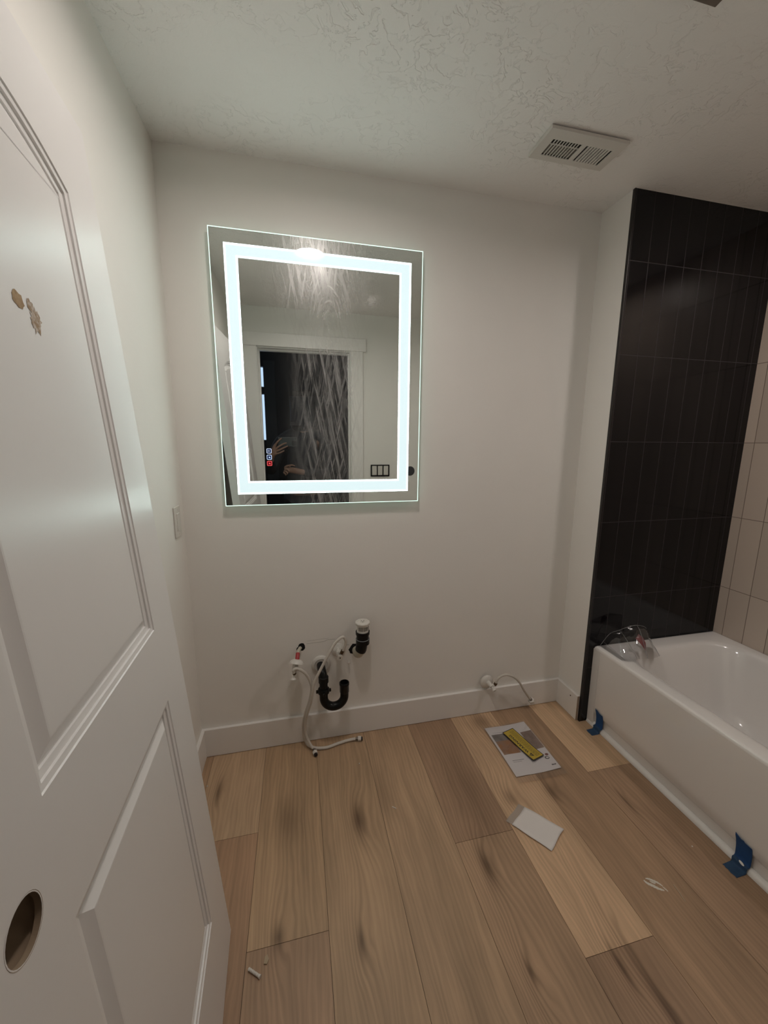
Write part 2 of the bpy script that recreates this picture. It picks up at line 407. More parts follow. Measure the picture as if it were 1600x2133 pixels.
bm.faces.new(rings[-1])
obj('basin', bm, M_tub, tub, smooth=True, angle=60)
# apron : profile in x,z swept along y
bm = bmesh.new()
AP = [(XT, ZR-.014), (XT+.0002, ZR-.05), (XT+.002, .30), (XT+.003, .12), (XT+.004, .082), (XT+.012, .066), (XT+.0165, .058), (XT+.0165, .002), (XT+.03, .002), (XT+.03, ZR-.014)]
def sweep(bm, prof, y0, y1):
    a = [bm.verts.new((x, y0, z)) for x, z in prof]; b = [bm.verts.new((x, y1, z)) for x, z in prof]
    bm.faces.new(a[::-1]); bm.faces.new(b)
    for i in range(len(a)): j = (i+1) % len(a); bm.faces.new((a[i], a[j], b[j], b[i]))
sweep(bm, AP, TY0+.035, TY1-.040)
EN = [(XT-.0008, ZR-.014), (XT-.0002, .30), (XT+.001, .12), (XT+.002, .03), (XT+.002, .002), (XT+.03, .002), (XT+.03, ZR-.014)]
obj('apron', bm, M_tub, tub, smooth=True, angle=50)
for (a, b) in ((TY1-.040, TY1), (TY0, TY0+.035)):
    bm = bmesh.new(); sweep(bm, EN, a, b); obj('end_flange', bm, M_tub, tub, smooth=True, angle=50)
# ------------------------------------------------------------------ loose interior door leaning on the left wall
S = Vector((.057, -.998, .027)).normalized(); Tt = Vector((-.084, .022, .996)); Tt = (Tt-S*Tt.dot(S)).normalized(); N = Tt.cross(S)
door = thing('interior_door', 'loose white two-panel arch-top door leaning against the left wall', 'door', (-.232, .968, .002))
door.matrix_basis = Matrix(((S.x, N.x, Tt.x, -.232), (S.y, N.y, Tt.y, .968), (S.z, N.z, Tt.z, .002), (0, 0, 0, 1)))
DW, DH, DT = .702, 2.03, .040
s0, s1 = .136, .557
low = [(s0, .225), (s1, .225), (s1, .841), (s0, .841)]
ap = 1.893; sp = 1.843; mid = (s0+s1)/2
def arch(n=22):
    pts = []
    for i in range(n+1):
        u = -1+2*i/n; s = mid-u*(s1-s0)/2          # from s1 to s0
        pts.append((s, sp+(ap-sp)*(1-abs(u)**2.0)))
    return pts
up = [(s0, 1.008), (s1, 1.008)] + arch()
def inset(poly, d):
    n = len(poly); out = []
    for i in range(n):
        p0, p, p1 = Vector(poly[i-1]), Vector(poly[i]), Vector(poly[(i+1) % n])
        e0 = (p-p0).normalized(); e1 = (p1-p).normalized(); n0 = Vector((-e0.y, e0.x)); n1 = Vector((-e1.y, e1.x))
        m = n0+n1; m = m/ (m.length_squared/2) if m.length > 1e-6 else n0
        out.append(p+m*d*1.0)
    return out
BC, BR = (.622, .921), .0272
bm = bmesh.new()
def loopedges(pts, y):
    vs_ = [bm.verts.new((p[0], y, p[1])) for p in pts]
    return vs_, [bm.edges.new((vs_[i], vs_[(i+1) % len(vs_)])) for i in range(len(vs_))]
circ = [(BC[0]+BR*math.cos(2*PI*i/32), BC[1]+BR*math.sin(2*PI*i/32)) for i in range(32)]
rect = [(0, 0), (DW, 0), (DW, DH), (0, DH)]
ed = []; ov, e = loopedges(rect, 0); ed += e
for L in (low, up): v_, e = loopedges(L, 0); ed += e
cv, e = loopedges(circ, 0); ed += e
bmesh.ops.triangle_fill(bm, edges=ed, use_beauty=True)
ed2 = []; ov2, e = loopedges(rect, -DT); ed2 += e
cv2, e = loopedges(circ, -DT); ed2 += e
bmesh.ops.triangle_fill(bm, edges=ed2, use_beauty=True)
for i in range(4): j = (i+1) % 4; bm.faces.new((ov[i], ov[j], ov2[j], ov2[i]))
bmesh.ops.recalc_face_normals(bm, faces=bm.faces)
obj('frame', bm, M_door, door, local=True)
bm = bmesh.new()                                     # raw core seen inside the bore
ri = []
for (r, y) in ((BR+.0016, .0002), (BR, -.0006), (BR-.0004, -.006), (BR+.004, -.0065), (BR+.004, -DT+.006), (BR-.0004, -DT+.0055), (BR, -DT)):
    ri.append([bm.verts.new((BC[0]+r*math.cos(2*PI*i/32), y, BC[1]+r*math.sin(2*PI*i/32))) for i in range(32)])
for a, b in zip(ri, ri[1:]):
    for i in range(32): bm.faces.new((a[i], a[(i+1) % 32], b[(i+1) % 32], b[i]))
obj('lock_bore', bm, M_raw, door, smooth=True, local=True, label='round bare-edged lock hole cut through the door')
for nm, poly in (('lower_panel', low), ('upper_panel', up)):
    bm = bmesh.new(); P = [(0, 0), (.0012, -.0022), (.009, -.0035), (.0098, -.0068), (.019, -.0085), (.0198, -.0112), (.0225, -.0115), (.0405, -.0035), (.043, -.0032)]
    R = [[bm.verts.new((q[0], y, q[1])) for q in inset(poly, d)] for d, y in P]
    m = len(poly)
    for a, b in zip(R, R[1:]):
        for i in range(m): bm.faces.new((a[i], a[(i+1) % m], b[(i+1) % m], b[i]))
    bm.faces.new(R[-1])
    o = obj(nm, bm, M_door, door, local=True)
def blot_mat(name, c1, c2):
    k = NT(name); f = k.noise(k.coord(), 120, 4, .7); k.l(k.mix(k.ramp(f, [(.4, 0), (.6, 1)]), c1, c2), k.b.inputs['Base Color']); k.b.inputs['Roughness'].default_value = .7; return k.m
def blot(bm, cs, ct, rs, rt, y, seed, n=26, rot=0, jag=.25):
    rnd = random.Random(seed); c = bm.verts.new((cs, y+.0001, ct)); r = []
    for i in range(n):
        a = 2*PI*i/n; q = 1+jag*(rnd.random()-.5)*2
        u, v = rs*q*math.cos(a), rt*q*math.sin(a)
        r.append(bm.verts.new((cs+u*math.cos(rot)-v*math.sin(rot), y, ct+u*math.sin(rot)+v*math.cos(rot))))
    for i in range(n): bm.faces.new((c, r[i], r[(i+1) % n]))
bm = bmesh.new(); blot(bm, .3725, 1.583, .0120, .0110, -.0028, 3, 18, jag=.16)
obj('filler_patch', bm, blot_mat('tan_filler', (.30, .19, .09), (.38, .26, .14)), door, local=True, label='small tan spot of bare filler on the upper panel')
bm = bmesh.new(); blot(bm, .345, 1.583, .007, .009, -.0028, 5, 20, jag=.25); blot(bm, .338, 1.566, .0125, .017, -.00275, 8, 30, rot=.35, jag=.28); blot(bm, .3435, 1.560, .0022, .003, -.0027, 9, 10)
obj('filler_patch', bm, blot_mat('tan_filler_scraped', (.30, .20, .11), (.55, .48, .42)), door, local=True, label='scraped tan and grey spot on the upper panel')
# ------------------------------------------------------------------ lighted mirror
YM = 1.642
mx0, mx1, mz0, mz1 = -.285, .5305, 1.155, 2.1795
mir = thing('lighted_mirror', 'rectangular mirror with a glowing white light band, streaked with residue, on the back wall', 'mirror', (.12, D, 1.15))
def mirror_mat():
    k = NT('streaked_mirror'); c = k.geo(); s = k.n('ShaderNodeSeparateXYZ'); k.l(c, s.inputs[0])
    X, Z = s.outputs[0], s.outputs[2]
    k.b.inputs['Metallic'].default_value = 1; k.b.inputs['Base Color'].default_value = (.80, .84, .82, 1); k.b.inputs['Roughness'].default_value = .012
    # fan shaped wiping streaks : skew grows with distance from the column axis
    xc = .125
    t = k.math('SUBTRACT', X, xc)
    zt = k.math('SUBTRACT', Z, 1.70)
    def streak(shear, curve, sc_, seed, lo, hi):
        u = k.math('ADD', t, k.math('MULTIPLY', zt, shear))
        u = k.math('ADD', u, k.math('MULTIPLY', k.math('MULTIPLY', zt, zt), curve))
        cb = k.n('ShaderNodeCombineXYZ'); k.l(u, cb.inputs[0]); k.l(k.math('MULTIPLY', Z, .055), cb.inputs[1]); cb.inputs[2].default_value = seed
        return k.ramp(k.noise(cb.outputs[0], sc_, 4, .75, .25), [(lo, 0), (hi, 1)])
    a = streak(.16, -.05, 70, 1.3, .44, .72); b = streak(-.20, .10, 85, 4.1, .47, .74); d = streak(.42, -.30, 65, 7.7, .47, .74); e = streak(-.04, .35, 95, 9.9, .46, .74)
    # zones
    def bell(v, c0, w_, p=2.0):
        q = k.math('ABSOLUTE', k.math('DIVIDE', k.math('SUBTRACT', v, c0), w_)); return k.math('POWER', 2.718, k.math('MULTIPLY', k.math('POWER', q, p), -1.0))
    wz = k.noise(c, 5, 3, .6)
    wide_top = bell(X, .115, .185, 4); mid_ = bell(X, .135, .125, 4)
    up_ = k.n('ShaderNodeMapRange'); k.l(Z, up_.inputs[0]); up_.inputs[1].default_value = 1.84; up_.inputs[2].default_value = 2.02; up_.interpolation_type = 'SMOOTHSTEP'
    ztop = k.math('MULTIPLY', wide_top, up_.outputs[0])
    ts = k.math('MAXIMUM', k.math('MULTIPLY', d, .9), k.math('MAXIMUM', e, b))
    ts = k.math('MULTIPLY', ts, ztop)
    # fingertip arcs near the top centre
    ax = k.math('SUBTRACT', X, .145); az = k.math('SUBTRACT', Z, 1.86)
    rr = k.math('SQRT', k.math('ADD', k.math('MULTIPLY', k.math('MULTIPLY', ax, ax), 6.0), k.math('MULTIPLY', az, az)))
    cba = k.n('ShaderNodeCombineXYZ'); k.l(rr, cba.inputs[0]); k.l(k.math('MULTIPLY', ax, .3), cba.inputs[1])
    arc = k.ramp(k.noise(cba.outputs[0], 55, 3, .7), [(.46, 0), (.66, 1)])
    amask = k.math('MULTIPLY', bell(X, .15, .085, 3), bell(Z, 1.985, .09, 3))
    ms = k.math('MULTIPLY', k.math('MAXIMUM', a, b), mid_)
    lowf = k.n('ShaderNodeMapRange'); k.l(Z, lowf.inputs[0]); lowf.inputs[1].default_value = 1.86; lowf.inputs[2].default_value = 1.74; lowf.interpolation_type = 'SMOOTHSTEP'
    ms = k.math('MULTIPLY', ms, lowf.outputs[0])
    mz = k.math('MULTIPLY', k.math('MAXIMUM', k.math('MULTIPLY', d, .55), k.math('MULTIPLY', b, .5)), k.math('MULTIPLY', bell(X, .14, .12, 4), bell(Z, 1.83, .10, 2)))
    smudge = k.math('MULTIPLY', k.math('MULTIPLY', bell(X, .318, .030), bell(Z, 1.975, .022)), k.ramp(k.noise(c, 60, 4, .7, .6), [(.4, .2), (.62, 1)]))
    film = k.math('MULTIPLY', k.math('MULTIPLY', bell(X, .125, .15, 2), k.math('MULTIPLY_ADD', up_.outputs[0], .14, .07)), k.math('MULTIPLY_ADD', wz, 1.2, .35))
    tot = k.math('MAXIMUM', k.math('MAXIMUM', ts, ms), k.math('MAXIMUM', mz, k.math('MULTIPLY', arc, amask)))
    tot = k.math('MAXIMUM', tot, smudge)
    tot = k.math('ADD', k.math('MULTIPLY', tot, .62), film, clamp=True)
    dif = k.n('ShaderNodeBsdfDiffuse'); dif.inputs[0].default_value = (.62, .62, .60, 1)
    gl = k.n('ShaderNodeBsdfGlossy'); gl.inputs[0].default_value = (.85, .85, .85, 1); gl.inputs['Roughness'].default_value = .30
    m1 = k.n('ShaderNodeMixShader'); m1.inputs[0].default_value = .22; k.l(dif.outputs[0], m1.inputs[1]); k.l(gl.outputs[0], m1.inputs[2])
    m2 = k.n('ShaderNodeMixShader'); k.l(tot, m2.inputs[0]); k.l(k.b.outputs[0], m2.inputs[1]); k.l(m1.outputs[0], m2.inputs[2])
    k.l(m2.outputs[0], k.out.inputs[0])
    return k.m
bm = bmesh.new(); bx(bm, mx0, mx1, YM, YM+.005, mz0, mz1)
obj('glass', bm, mirror_mat(), mir)
obj('housing', box(mx0+.045, mx1-.045, YM+.005, D-.0005, mz0+.045, mz1-.045), mat('grey_housing', (.45, .46, .45), .6), mir)
def frame_ring(bm, a, b, y0, y1, mi=0):
    (x0, x1, z0, z1), (X0, X1, Z0, Z1) = a, b    # outer, inner
    o = [(x0, z0), (x1, z0), (x1, z1), (x0, z1)]; i_ = [(X0, Z0), (X1, Z0), (X1, Z1), (X0, Z1)]
    for y in (y0, y1):
        vo = [bm.verts.new((x, y, z)) for x, z in o]; vi = [bm.verts.new((x, y, z)) for x, z in i_]
        for j in range(4): bm.faces.new((vo[j], vo[(j+1) % 4], vi[(j+1) % 4], vi[j])).material_index = mi
        if y == y0: A, B = vo, vi
    for j in range(4):
        q = (j+1) % 4
        bm.faces.new((A[j], A[q], vo[q], vo[j])).material_index = mi; bm.faces.new((B[j], B[q], vi[q], vi[j])).material_index = mi
BO = (-.236, .4835, 1.2005, 2.132); BI = (-.1865, .4335, 1.2550, 2.0835)
def shr(b, d): return (b[0]+d, b[1]-d, b[2]+d, b[3]-d)
M_band = emis('led_band', BAND_C, BAND_L, base=(.25, .27, .27), rough=.02, spec=.03)
M_bande = emis('led_band_rim', (.79, 1.0, .91), BAND_EDGE_L, base=(.2, .2, .2), rough=.1, spec=.0)
bm = bmesh.new()
cuts = [(BO, 2), (shr(BO, .0014), 1), (shr(BO, .0062), 2), (shr(BO, .0082), 0), (shr(BI, -.0082), 2), (shr(BI, -.0062), 1), (shr(BI, -.0014), 2), (BI, None)]
for (a, mi), (b, _) in zip(cuts, cuts[1:]): frame_ring(bm, a, b, YM-.0006, YM-.0001, mi)
obj('light_band', bm, [M_band, M_bande, emis('led_band_soft', (.84, 1.0, 1.0), 1.25, base=(.2, .2, .2), rough=.1, spec=.0)], mir, label='frosted glowing white light band')
bm = bmesh.new(); frame_ring(bm, (mx0-.0012, mx1+.0012, mz0-.0012, mz1+.0012), (mx0+.0013, mx1-.0013, mz0+.0013, mz1-.0013), YM-.0005, YM+.0052)
obj('glass_edge', bm, emis('lit_glass_edge', EDGE_C, EDGE_L), mir, label='thin pale green lit glass edge')
def rsq(cx, cz, h, r, n=4):
    return [(cx+sx*(h-r)+r*math.cos(a0+PI/2*i/n), cz+sz*(h-r)+r*math.sin(a0+PI/2*i/n)) for (sx, sz, a0) in ((1, 1, 0), (-1, 1, PI/2), (-1, -1, PI), (1, -1, 1.5*PI)) for i in range(n+1)]
for i, (zc, mo, mg_, lb) in enumerate(((1.3765, emis('icon_white', (.70, .80, 1), 1.0), 'fog', 'white outlined touch button, topmost'), (1.3513, emis('icon_blue_white', (.60, .74, 1), 1.1), 'dot', 'white outlined touch button, middle'), (1.3262, emis('icon_red', (1, .12, .12), 1.0), 'dot', 'red outlined touch button, lowest'))):
    bm = bmesh.new(); xc = -.107
    o_ = [bm.verts.new((x, YM-.0009, z)) for x, z in rsq(xc, zc, .0098, .0035)]; i_ = [bm.verts.new((x, YM-.0009, z)) for x, z in rsq(xc, zc, .0078, .002)]
    for j in range(len(o_)): q = (j+1) % len(o_); bm.faces.new((o_[j], o_[q], i_[q], i_[j]))
    if mg_ == 'dot':
        for a, b, c_ in ((0, 0, .0026), (.0022, -.0016, .0018)): bm.faces.new([bm.verts.new((xc+a+c_*math.cos(t*PI/6), YM-.0009, zc+b+c_*math.sin(t*PI/6))) for t in range(12)])
    else:
        for k_ in range(3):
            prev = [(xc-.004+k_*.003+ww, zc-.003+j*.0015+.0008*math.sin(j*1.6)) for ww in (0,) for j in range(5)]
            for p_, q_ in zip(prev, prev[1:]): bm.faces.new([bm.verts.new((x, YM-.0009, z)) for x, z in ((p_[0]-.0005, p_[1]), (p_[0]+.0005, p_[1]), (q_[0]+.0005, q_[1]), (q_[0]-.0005, q_[1]))])
    bt = obj('touch_button', bm, mo, mir, label=lb)
    pl = bmesh.new(); pl.faces.new([pl.verts.new((x, YM-.0007, z)) for x, z in rsq(xc, zc, .0079, .002)])
    obj('button_face', pl, emis('icon_dark_blue' if i < 2 else 'icon_dark_red', (.01, .03, .12) if i < 2 else (.30, .0, .01), .5), bt)
# ------------------------------------------------------------------ ceiling light
cl = thing('ceiling_light', 'round flush white ceiling light above the room, seen in the mirror', 'ceiling light', (.108, .94, H))
bm = bmesh.new(); lathe(bm, [(.098, 0), (.098, -.006), (.094, -.014), (.086, -.018), (.0815, -.017), (.080, -.0005), (0, -.0005)], (.108, .94, H), (0, 0, 1), 48); obj('trim_ring', bm, M_white_pl, cl, smooth=True)
bm = bmesh.new(); lathe(bm, [(.0795, -.0008), (.0795, -.0030), (.07, -.0034), (0, -.0034)], (.108, .94, H), (0, 0, 1), 48); obj('diffuser', bm, emis('lamp_diffuser', DISC_C, DISC_L, base=(.8, .8, .8)), cl, smooth=True)
tl_ = thing('ceiling_light', 'round recessed white ceiling light over the bathtub', 'ceiling light', (1.80, .70, H))
bm = bmesh.new(); lathe(bm, [(.098, 0), (.098, -.006), (.094, -.014), (.086, -.018), (.0815, -.017), (.080, -.0005), (0, -.0005)], (1.80, .70, H), (0, 0, 1), 48); obj('trim_ring', bm, M_white_pl, tl_, smooth=True)
bm = bmesh.new(); lathe(bm, [(.0795, -.0008), (.0795, -.0030), (.07, -.0034), (0, -.0034)], (1.80, .70, H), (0, 0, 1), 48); obj('diffuser', bm, emis('tub_lamp_diffuser', DISC_C, TUB_L, base=(.8, .8, .8)), tl_, smooth=True)
# ------------------------------------------------------------------ exhaust fan cover
fan = thing('exhaust_fan_cover', 'white square-cornered fan grille with two louvred halves on the ceiling', 'vent', (1.0, 1.357, H))
FX0, FX1, FY0, FY1 = .851, 1.153, 1.290, 1.426; ZF = 2.426
bm = bmesh.new()
gy0, gy1 = 1.331, 1.403
g1 = (.885, .9975); g2 = (1.016, 1.121)
bx(bm, FX0, FX1, FY0, gy0, ZF, ZF+.003); bx(bm, FX0, FX1, gy1, FY1, ZF, ZF+.003)
bx(bm, FX0, g1[0], gy0, gy1, ZF, ZF+.003); bx(bm, g1[1], g2[0], gy0, gy1, ZF, ZF+.003); bx(bm, g2[1], FX1, gy0, gy1, ZF, ZF+.003)
bx(bm, FX0, FX1, FY0, FY0+.002, ZF+.003, H-.004); bx(bm, FX0, FX1, FY1-.002, FY1, ZF+.003, H-.004); bx(bm, FX0, FX0+.002, FY0+.002, FY1-.002, ZF+.003, H-.001); bx(bm, FX1-.002, FX1, FY0+.002, FY1-.002, ZF+.003, H-.001)
obj('cover_plate', bm, M_white_pl, fan)
for (a, b), nn in ((g1, 10), (g2, 9)):
    for i in range(1, nn):
        x = a+(b-a)*i/nn
        obj('louvre', box(x-.0015 if nn == 10 else x-.0034, x+.0015 if nn == 10 else x+.0034, gy0, gy1, ZF+.0003, ZF+.0035), M_white_pl, fan)
obj('cross_bar', box(g1[0], g1[1], 1.351, 1.354, ZF+.001, ZF+.004), M_white_pl, fan)
bm = bmesh.new(); bx(bm, .875, 1.135, 1.318, 1.416, H-.0035, H-.0012)
obj('duct_opening', bm, mat('duct_shade', (.05, .042, .035), .8), fan)  # dark sheet behind the louvres stands for the shade inside the duct
obj('damper', box(.890, .9975, 1.357, 1.400, ZF+.0045, ZF+.0065), mat('grey_damper', (.20, .17, .14), .7), fan)
# second ceiling register, cut by the top edge of the picture
rg = thing('ceiling_register', 'taupe metal register on the ceiling, cut off by the top of the picture', 'vent', (.93, .83, H))
bm = bmesh.new(); M_taupe = mat('taupe_metal', (.17, .135, .11), .6); bx(bm, .855, 1.005, .70, .902, H-.010, H-.0005, .002); obj('flange', bm, M_taupe, rg)
for i in range(7): obj('slat', box(.87, .99, .722+i*.023, .734+i*.023, H-.014, H-.010), M_taupe, rg)
# ------------------------------------------------------------------ light switch on the left wall
sw = thing('light_switch', 'white rocker light switch on the left wall near the corner', 'light switch', (XL, 1.578, 1.108))
obj('wall_plate', box(XL+.0003, XL+.006, 1.543, 1.613, 1.050, 1.168, .002), M_white_pl, sw)
bm = bmesh.new(); bx(bm, XL+.005, XL+.0085, 1.562, 1.595, 1.075, 1.142, .0012); obj('rocker', bm, M_white_pl, sw)
for z in (1.156, 1.062):
    bm = bmesh.new(); lathe(bm, [(.003, 0), (.0025, .0012), (0, .0014)], (XL+.006, 1.578, z), (1, 0, 0), 12); obj('screw', bm, M_white_pl, sw)
# ------------------------------------------------------------------ plumbing
def shaped(name, prof, origin, axis, m, parent, seg=28, label=None, fn=None):
    bm = bmesh.new(); lathe(bm, prof, origin, axis, seg, fn=fn); return obj(name, bm, m, parent, smooth=True, label=label, angle=40)
def hexnut(name, c, axis, r, h, m, parent, label=None):
    bm = bmesh.new(); lathe(bm, [(r*.9, -h/2), (r, -h/2+.001), (r, h/2-.001), (r*.9, h/2)], c, axis, 6); return obj(name, bm, m, parent, label=label)
def V(*a): return Vector(a)
# left (hot) valve hanging from its hole
v1 = thing('shutoff_valve', 'white shutoff valve hanging from a dark hole by a red-ringed pipe, left of the drain', 'valve', (-.008, D, .48))
bm = bmesh.new(); 
rnd = random.Random(4)
for (cx_, cz_, rx_, rz_) in ((-.004, .484, .0155, .0195), (-.018, .474, .010, .012)):
    c0 = bm.verts.new((cx_, D-.0008, cz_)); rr_ = [bm.verts.new((cx_+rx_*(1+.06*rnd.uniform(-1, 1))*math.cos(2*PI*i/20), D-.0006, cz_+rz_*(1+.06*rnd.uniform(-1, 1))*math.sin(2*PI*i/20))) for i in range(20)]
    for i in range(20): bm.faces.new((c0, rr_[i], rr_[(i+1) % 20]))
hole = obj('valve_hole_shade', bm, M_dark); hole['kind'] = 'structure'  # flat black patch on the wall stands for the shade in the hole
bm = bmesh.new(); tube(bm, spline([(-.010, D-.002, .481), (-.018, 1.650, .480), (-.0215, 1.636, .4745)], 6), .0078); obj('stub_pipe', bm, M_pipew, v1, smooth=True)
bm = bmesh.new(); tube(bm, spline([(-.0215, 1.636, .4745), (-.0235, 1.622, .466), (-.025, 1.612, .456)], 6), .0092); obj('red_sleeve', bm, M_red, v1, smooth=True, label='red ring on the pipe')
ax1 = V(-.030, 1.606, .447)-V(-.024, 1.620, .462); ax1.normalize()
shaped('escutcheon', [(.010, -.004), (.017, -.003), (.026, .002), (.031, .009), (.0325, .014), (.031, .0145), (.024, .009), (.012, .004)], (-.0265, 1.612, .456), ax1+V(0, .1, -.6), M_white_pl, v1)
bm = bmesh.new(); tube(bm, [V(-.030, 1.606, .447), V(-.034, 1.600, .436), V(-.037, 1.596, .422), V(-.039, 1.593, .411)], [.011, .012, .011, .009]); obj('body', bm, M_white_pl, v1, smooth=True)
bm = bmesh.new(); tube(bm, [V(-.038, 1.592, .414), V(-.0395, 1.590, .405), V(-.0400, 1.589, .4005)], [.0078, .0088, .006], 8); obj('packing_nut', bm, M_brown, v1, label='dark brass packing nut')
bm = bmesh.new(); tube(bm, [V(-.0400, 1.589, .4005), V(-.044, 1.583, .388)], .0035); obj('stem', bm, M_white_pl, v1, smooth=True)
shaped('handle', [(.004, -.012), (.007, -.008), (.0135, -.002), (.0140, .001), (.012, .002), (.004, .002), (.0035, .0005), (0, .0005)], (-.0445, 1.581, .3835), (-.02, -.45, -1), M_white_pl, v1, 20)
bm = bmesh.new(); tube(bm, [V(-.028, 1.594, .431), V(-.019, 1.590, .420)], .0055); obj('side_outlet', bm, M_white_pl, v1, smooth=True)
# right (cold) valve
v2 = thing('shutoff_valve', 'white shutoff valve with a round wall flange, between the drain and the black vent pipe', 'valve', (.167, D, .443))
shaped('escutcheon', [(.034, .0005), (.034, .003), (.030, .006), (.020, .012), (.017, .016), (.010, .017)], (.165, D, .449), (0, -1, 0), M_white_pl, v2)
bm = bmesh.new(); tube(bm, [V(.165, D-.014, .450), V(.163, 1.640, .456), V(.1615, 1.622, .456)], [.013, .0125, .0125]); obj('body', bm, M_white_pl, v2, smooth=True)
bm = bmesh.new(); tube(bm, [V(.1615, 1.622, .456), V(.1635, 1.606, .453)], [.0095, .006]); obj('stem', bm, M_white_pl, v2, smooth=True)
shaped('handle', [(.006, -.006), (.0125, -.001), (.0135, .002), (.012, .0035), (.0035, .0035), (.003, .001), (0, .001)], (.1645, 1.600, .4515), (.06, -1, -.12), M_white_pl, v2, 20)
bm = bmesh.new(); lathe(bm, [(0, .0002), (.003, .0002), (.003, 0)], (.1648, 1.596, .4511), (.06, -1, -.12), 10); obj('screw_recess', bm, M_dark, v2)
bm = bmesh.new(); tube(bm, [V(.166, 1.622, .462), V(.1705, 1.606, .468)], .0075); obj('side_outlet', bm, M_white_pl, v2, smooth=True)
# hoses
def hose(label, pts, r, nut_c, nut_ax, start=None, group='white water supply hoses', nut_r=.0115):
    t = thing('supply_hose', label, 'hose', pts[0], group)
    P = spline(pts, 8); bm = bmesh.new(); tube(bm, P, r, 12); obj('tube', bm, M_hose, t, smooth=True)
    if start: 
        bm = bmesh.new(); tube(bm, [V(*start[0]), V(*start[1])], [.0085, .0085], 8); obj('brass_ferrule', bm, M_brown, t, label='dark ferrule at the valve end')
    a = Vector(nut_ax).normalized(); c = Vector(nut_c)
    bm = bmesh.new(); tube(bm, [c-a*.016, c-a*.004], .0075, 12); obj('end_ferrule', bm, mat('grey_ferrule', (.22, .19, .16), .35, metal=.6) if 'grey_ferrule' not in bpy.data.materials else bpy.data.materials['grey_ferrule'], t, smooth=True)
    hexnut('hex_nut', c+a*.003, a, nut_r, .015, M_white_pl, t)
    bm = bmesh.new(); tube(bm, [c+a*.0105, c+a*.018], [.0085, .0075], 12); obj('gasket', bm, mat('black_rubber', (.015, .010, .010), .6) if 'black_rubber' not in bpy.data.materials else bpy.data.materials['black_rubber'], t, smooth=True, label='dark rubber washer')
    return t
A = [(-.0405, 1.5765, .418), (-.0415, 1.5755, .431), (-.027, 1.576, .4365), (-.001, 1.581, .4165), (.020, 1.584, .386), (.032, 1.582, .349), (.033, 1.585, .311), (.022, 1.592, .257), (.004, 1.604, .195), (-.008, 1.617, .132), (-.009, 1.626, .072), (.003, 1.624, .022), (.020, 1.614, .0085), (.049, 1.597, .0075), (.096, 1.591, .0075), (.145, 1.603, .0075), (.195, 1.612, .0085), (.233, 1.612, .0105)]
hose('white supply hose from the left valve, its end nut lying farther right on the floor', A, .0068, (.250, 1.608, .0118), (1, -.2, 0))
B = [(.1715, 1.603, .470), (.183, 1.596, .496), (.1905, 1.592, .530), (.180, 1.588, .556), (.160, 1.584, .551), (.136, 1.580, .527), (.104, 1.573, .476), (.069, 1.566, .415), (.045, 1.562, .366), (.036, 1.563, .321), (.028, 1.572, .266), (.011, 1.587, .204), (.001, 1.600, .138), (.002, 1.606, .079), (.018, 1.600, .036), (.031, 1.590, .017)]
hose('white supply hose looping up from the right valve, its end nut left on the floor', B, .0062, (.040, 1.569, .0118), (.20, -1, -.06), start=[(.1715, 1.603, .470), (.178, 1.599, .486)])
# p-trap
pt = thing('drain_trap', 'black plastic drain trap with a U bend, on a round white wall flange', 'pipe', (.082, D, .385))
shaped('wall_flange', [(.0445, .0005), (.0445, .004), (.041, .009), (.031, .012), (.028, .009), (.020, .009)], (.082, D, .387), (0, -1, 0), M_white_pl, pt, 40, label='round white wall flange')
bm = bmesh.new(); tube(bm, spline([(.080, D-.009, .387), (.0805, 1.645, .3885), (.083, 1.618, .385), (.087, 1.600, .370), (.0875, 1.594, .350), (.087, 1.592, .316)], 8), .0185, 22); obj('elbow', bm, M_black_abs, pt, smooth=True)
shaped('collar', [(.0185, -.014), (.0225, -.013), (.0225, .012), (.0185, .014)], (.0875, 1.593, .358), (0, 0, 1), M_black_abs, pt)
shaped('slip_nut', [(.020, -.012), (.0255, -.010), (.0265, .006), (.023, .012), (.019, .012)], (.087, 1.592, .303), (0, 0, 1), M_black_abs, pt, 24)
for a in (.15, PI*.98, -PI/2): 
    d_ = V(math.cos(a), math.sin(a), 0); bm = bmesh.new(); c_ = V(.087, 1.592, .300)+d_*.029
    M_ = Matrix.Translation(c_) @ Matrix.Rotation(a, 4, 'Z'); bb_ = bmesh.new(); bx(bb_, -.005, .005, -.004, .004, -.008, .006, .0015); bb_.transform(M_); obj('nut_lug', bb_, M_black_abs, pt)
bm = bmesh.new(); U = [(.087, 1.592, .296)] + [(.134-.047*math.cos(t), 1.592-.004*math.sin(t), .266-.046*math.sin(t)) for t in [i*PI/12 for i in range(13)]] + [(.181, 1.590, .287)]
tube(bm, spline(U, 3), .0192, 22); obj('u_bend', bm, M_black_abs, pt, smooth=True)
bm = bmesh.new(); lathe(bm, [(.0192, 0), (.0212, .003), (.0212, .036), (.0225, .038), (.0225, .048), (.021, .050), (.0185, .050), (.018, .030), (0, .030)], (.181, 1.590, .283), (0, 0, 1), 28); obj('inlet_socket', bm, M_black_abs, pt, smooth=True, angle=40)
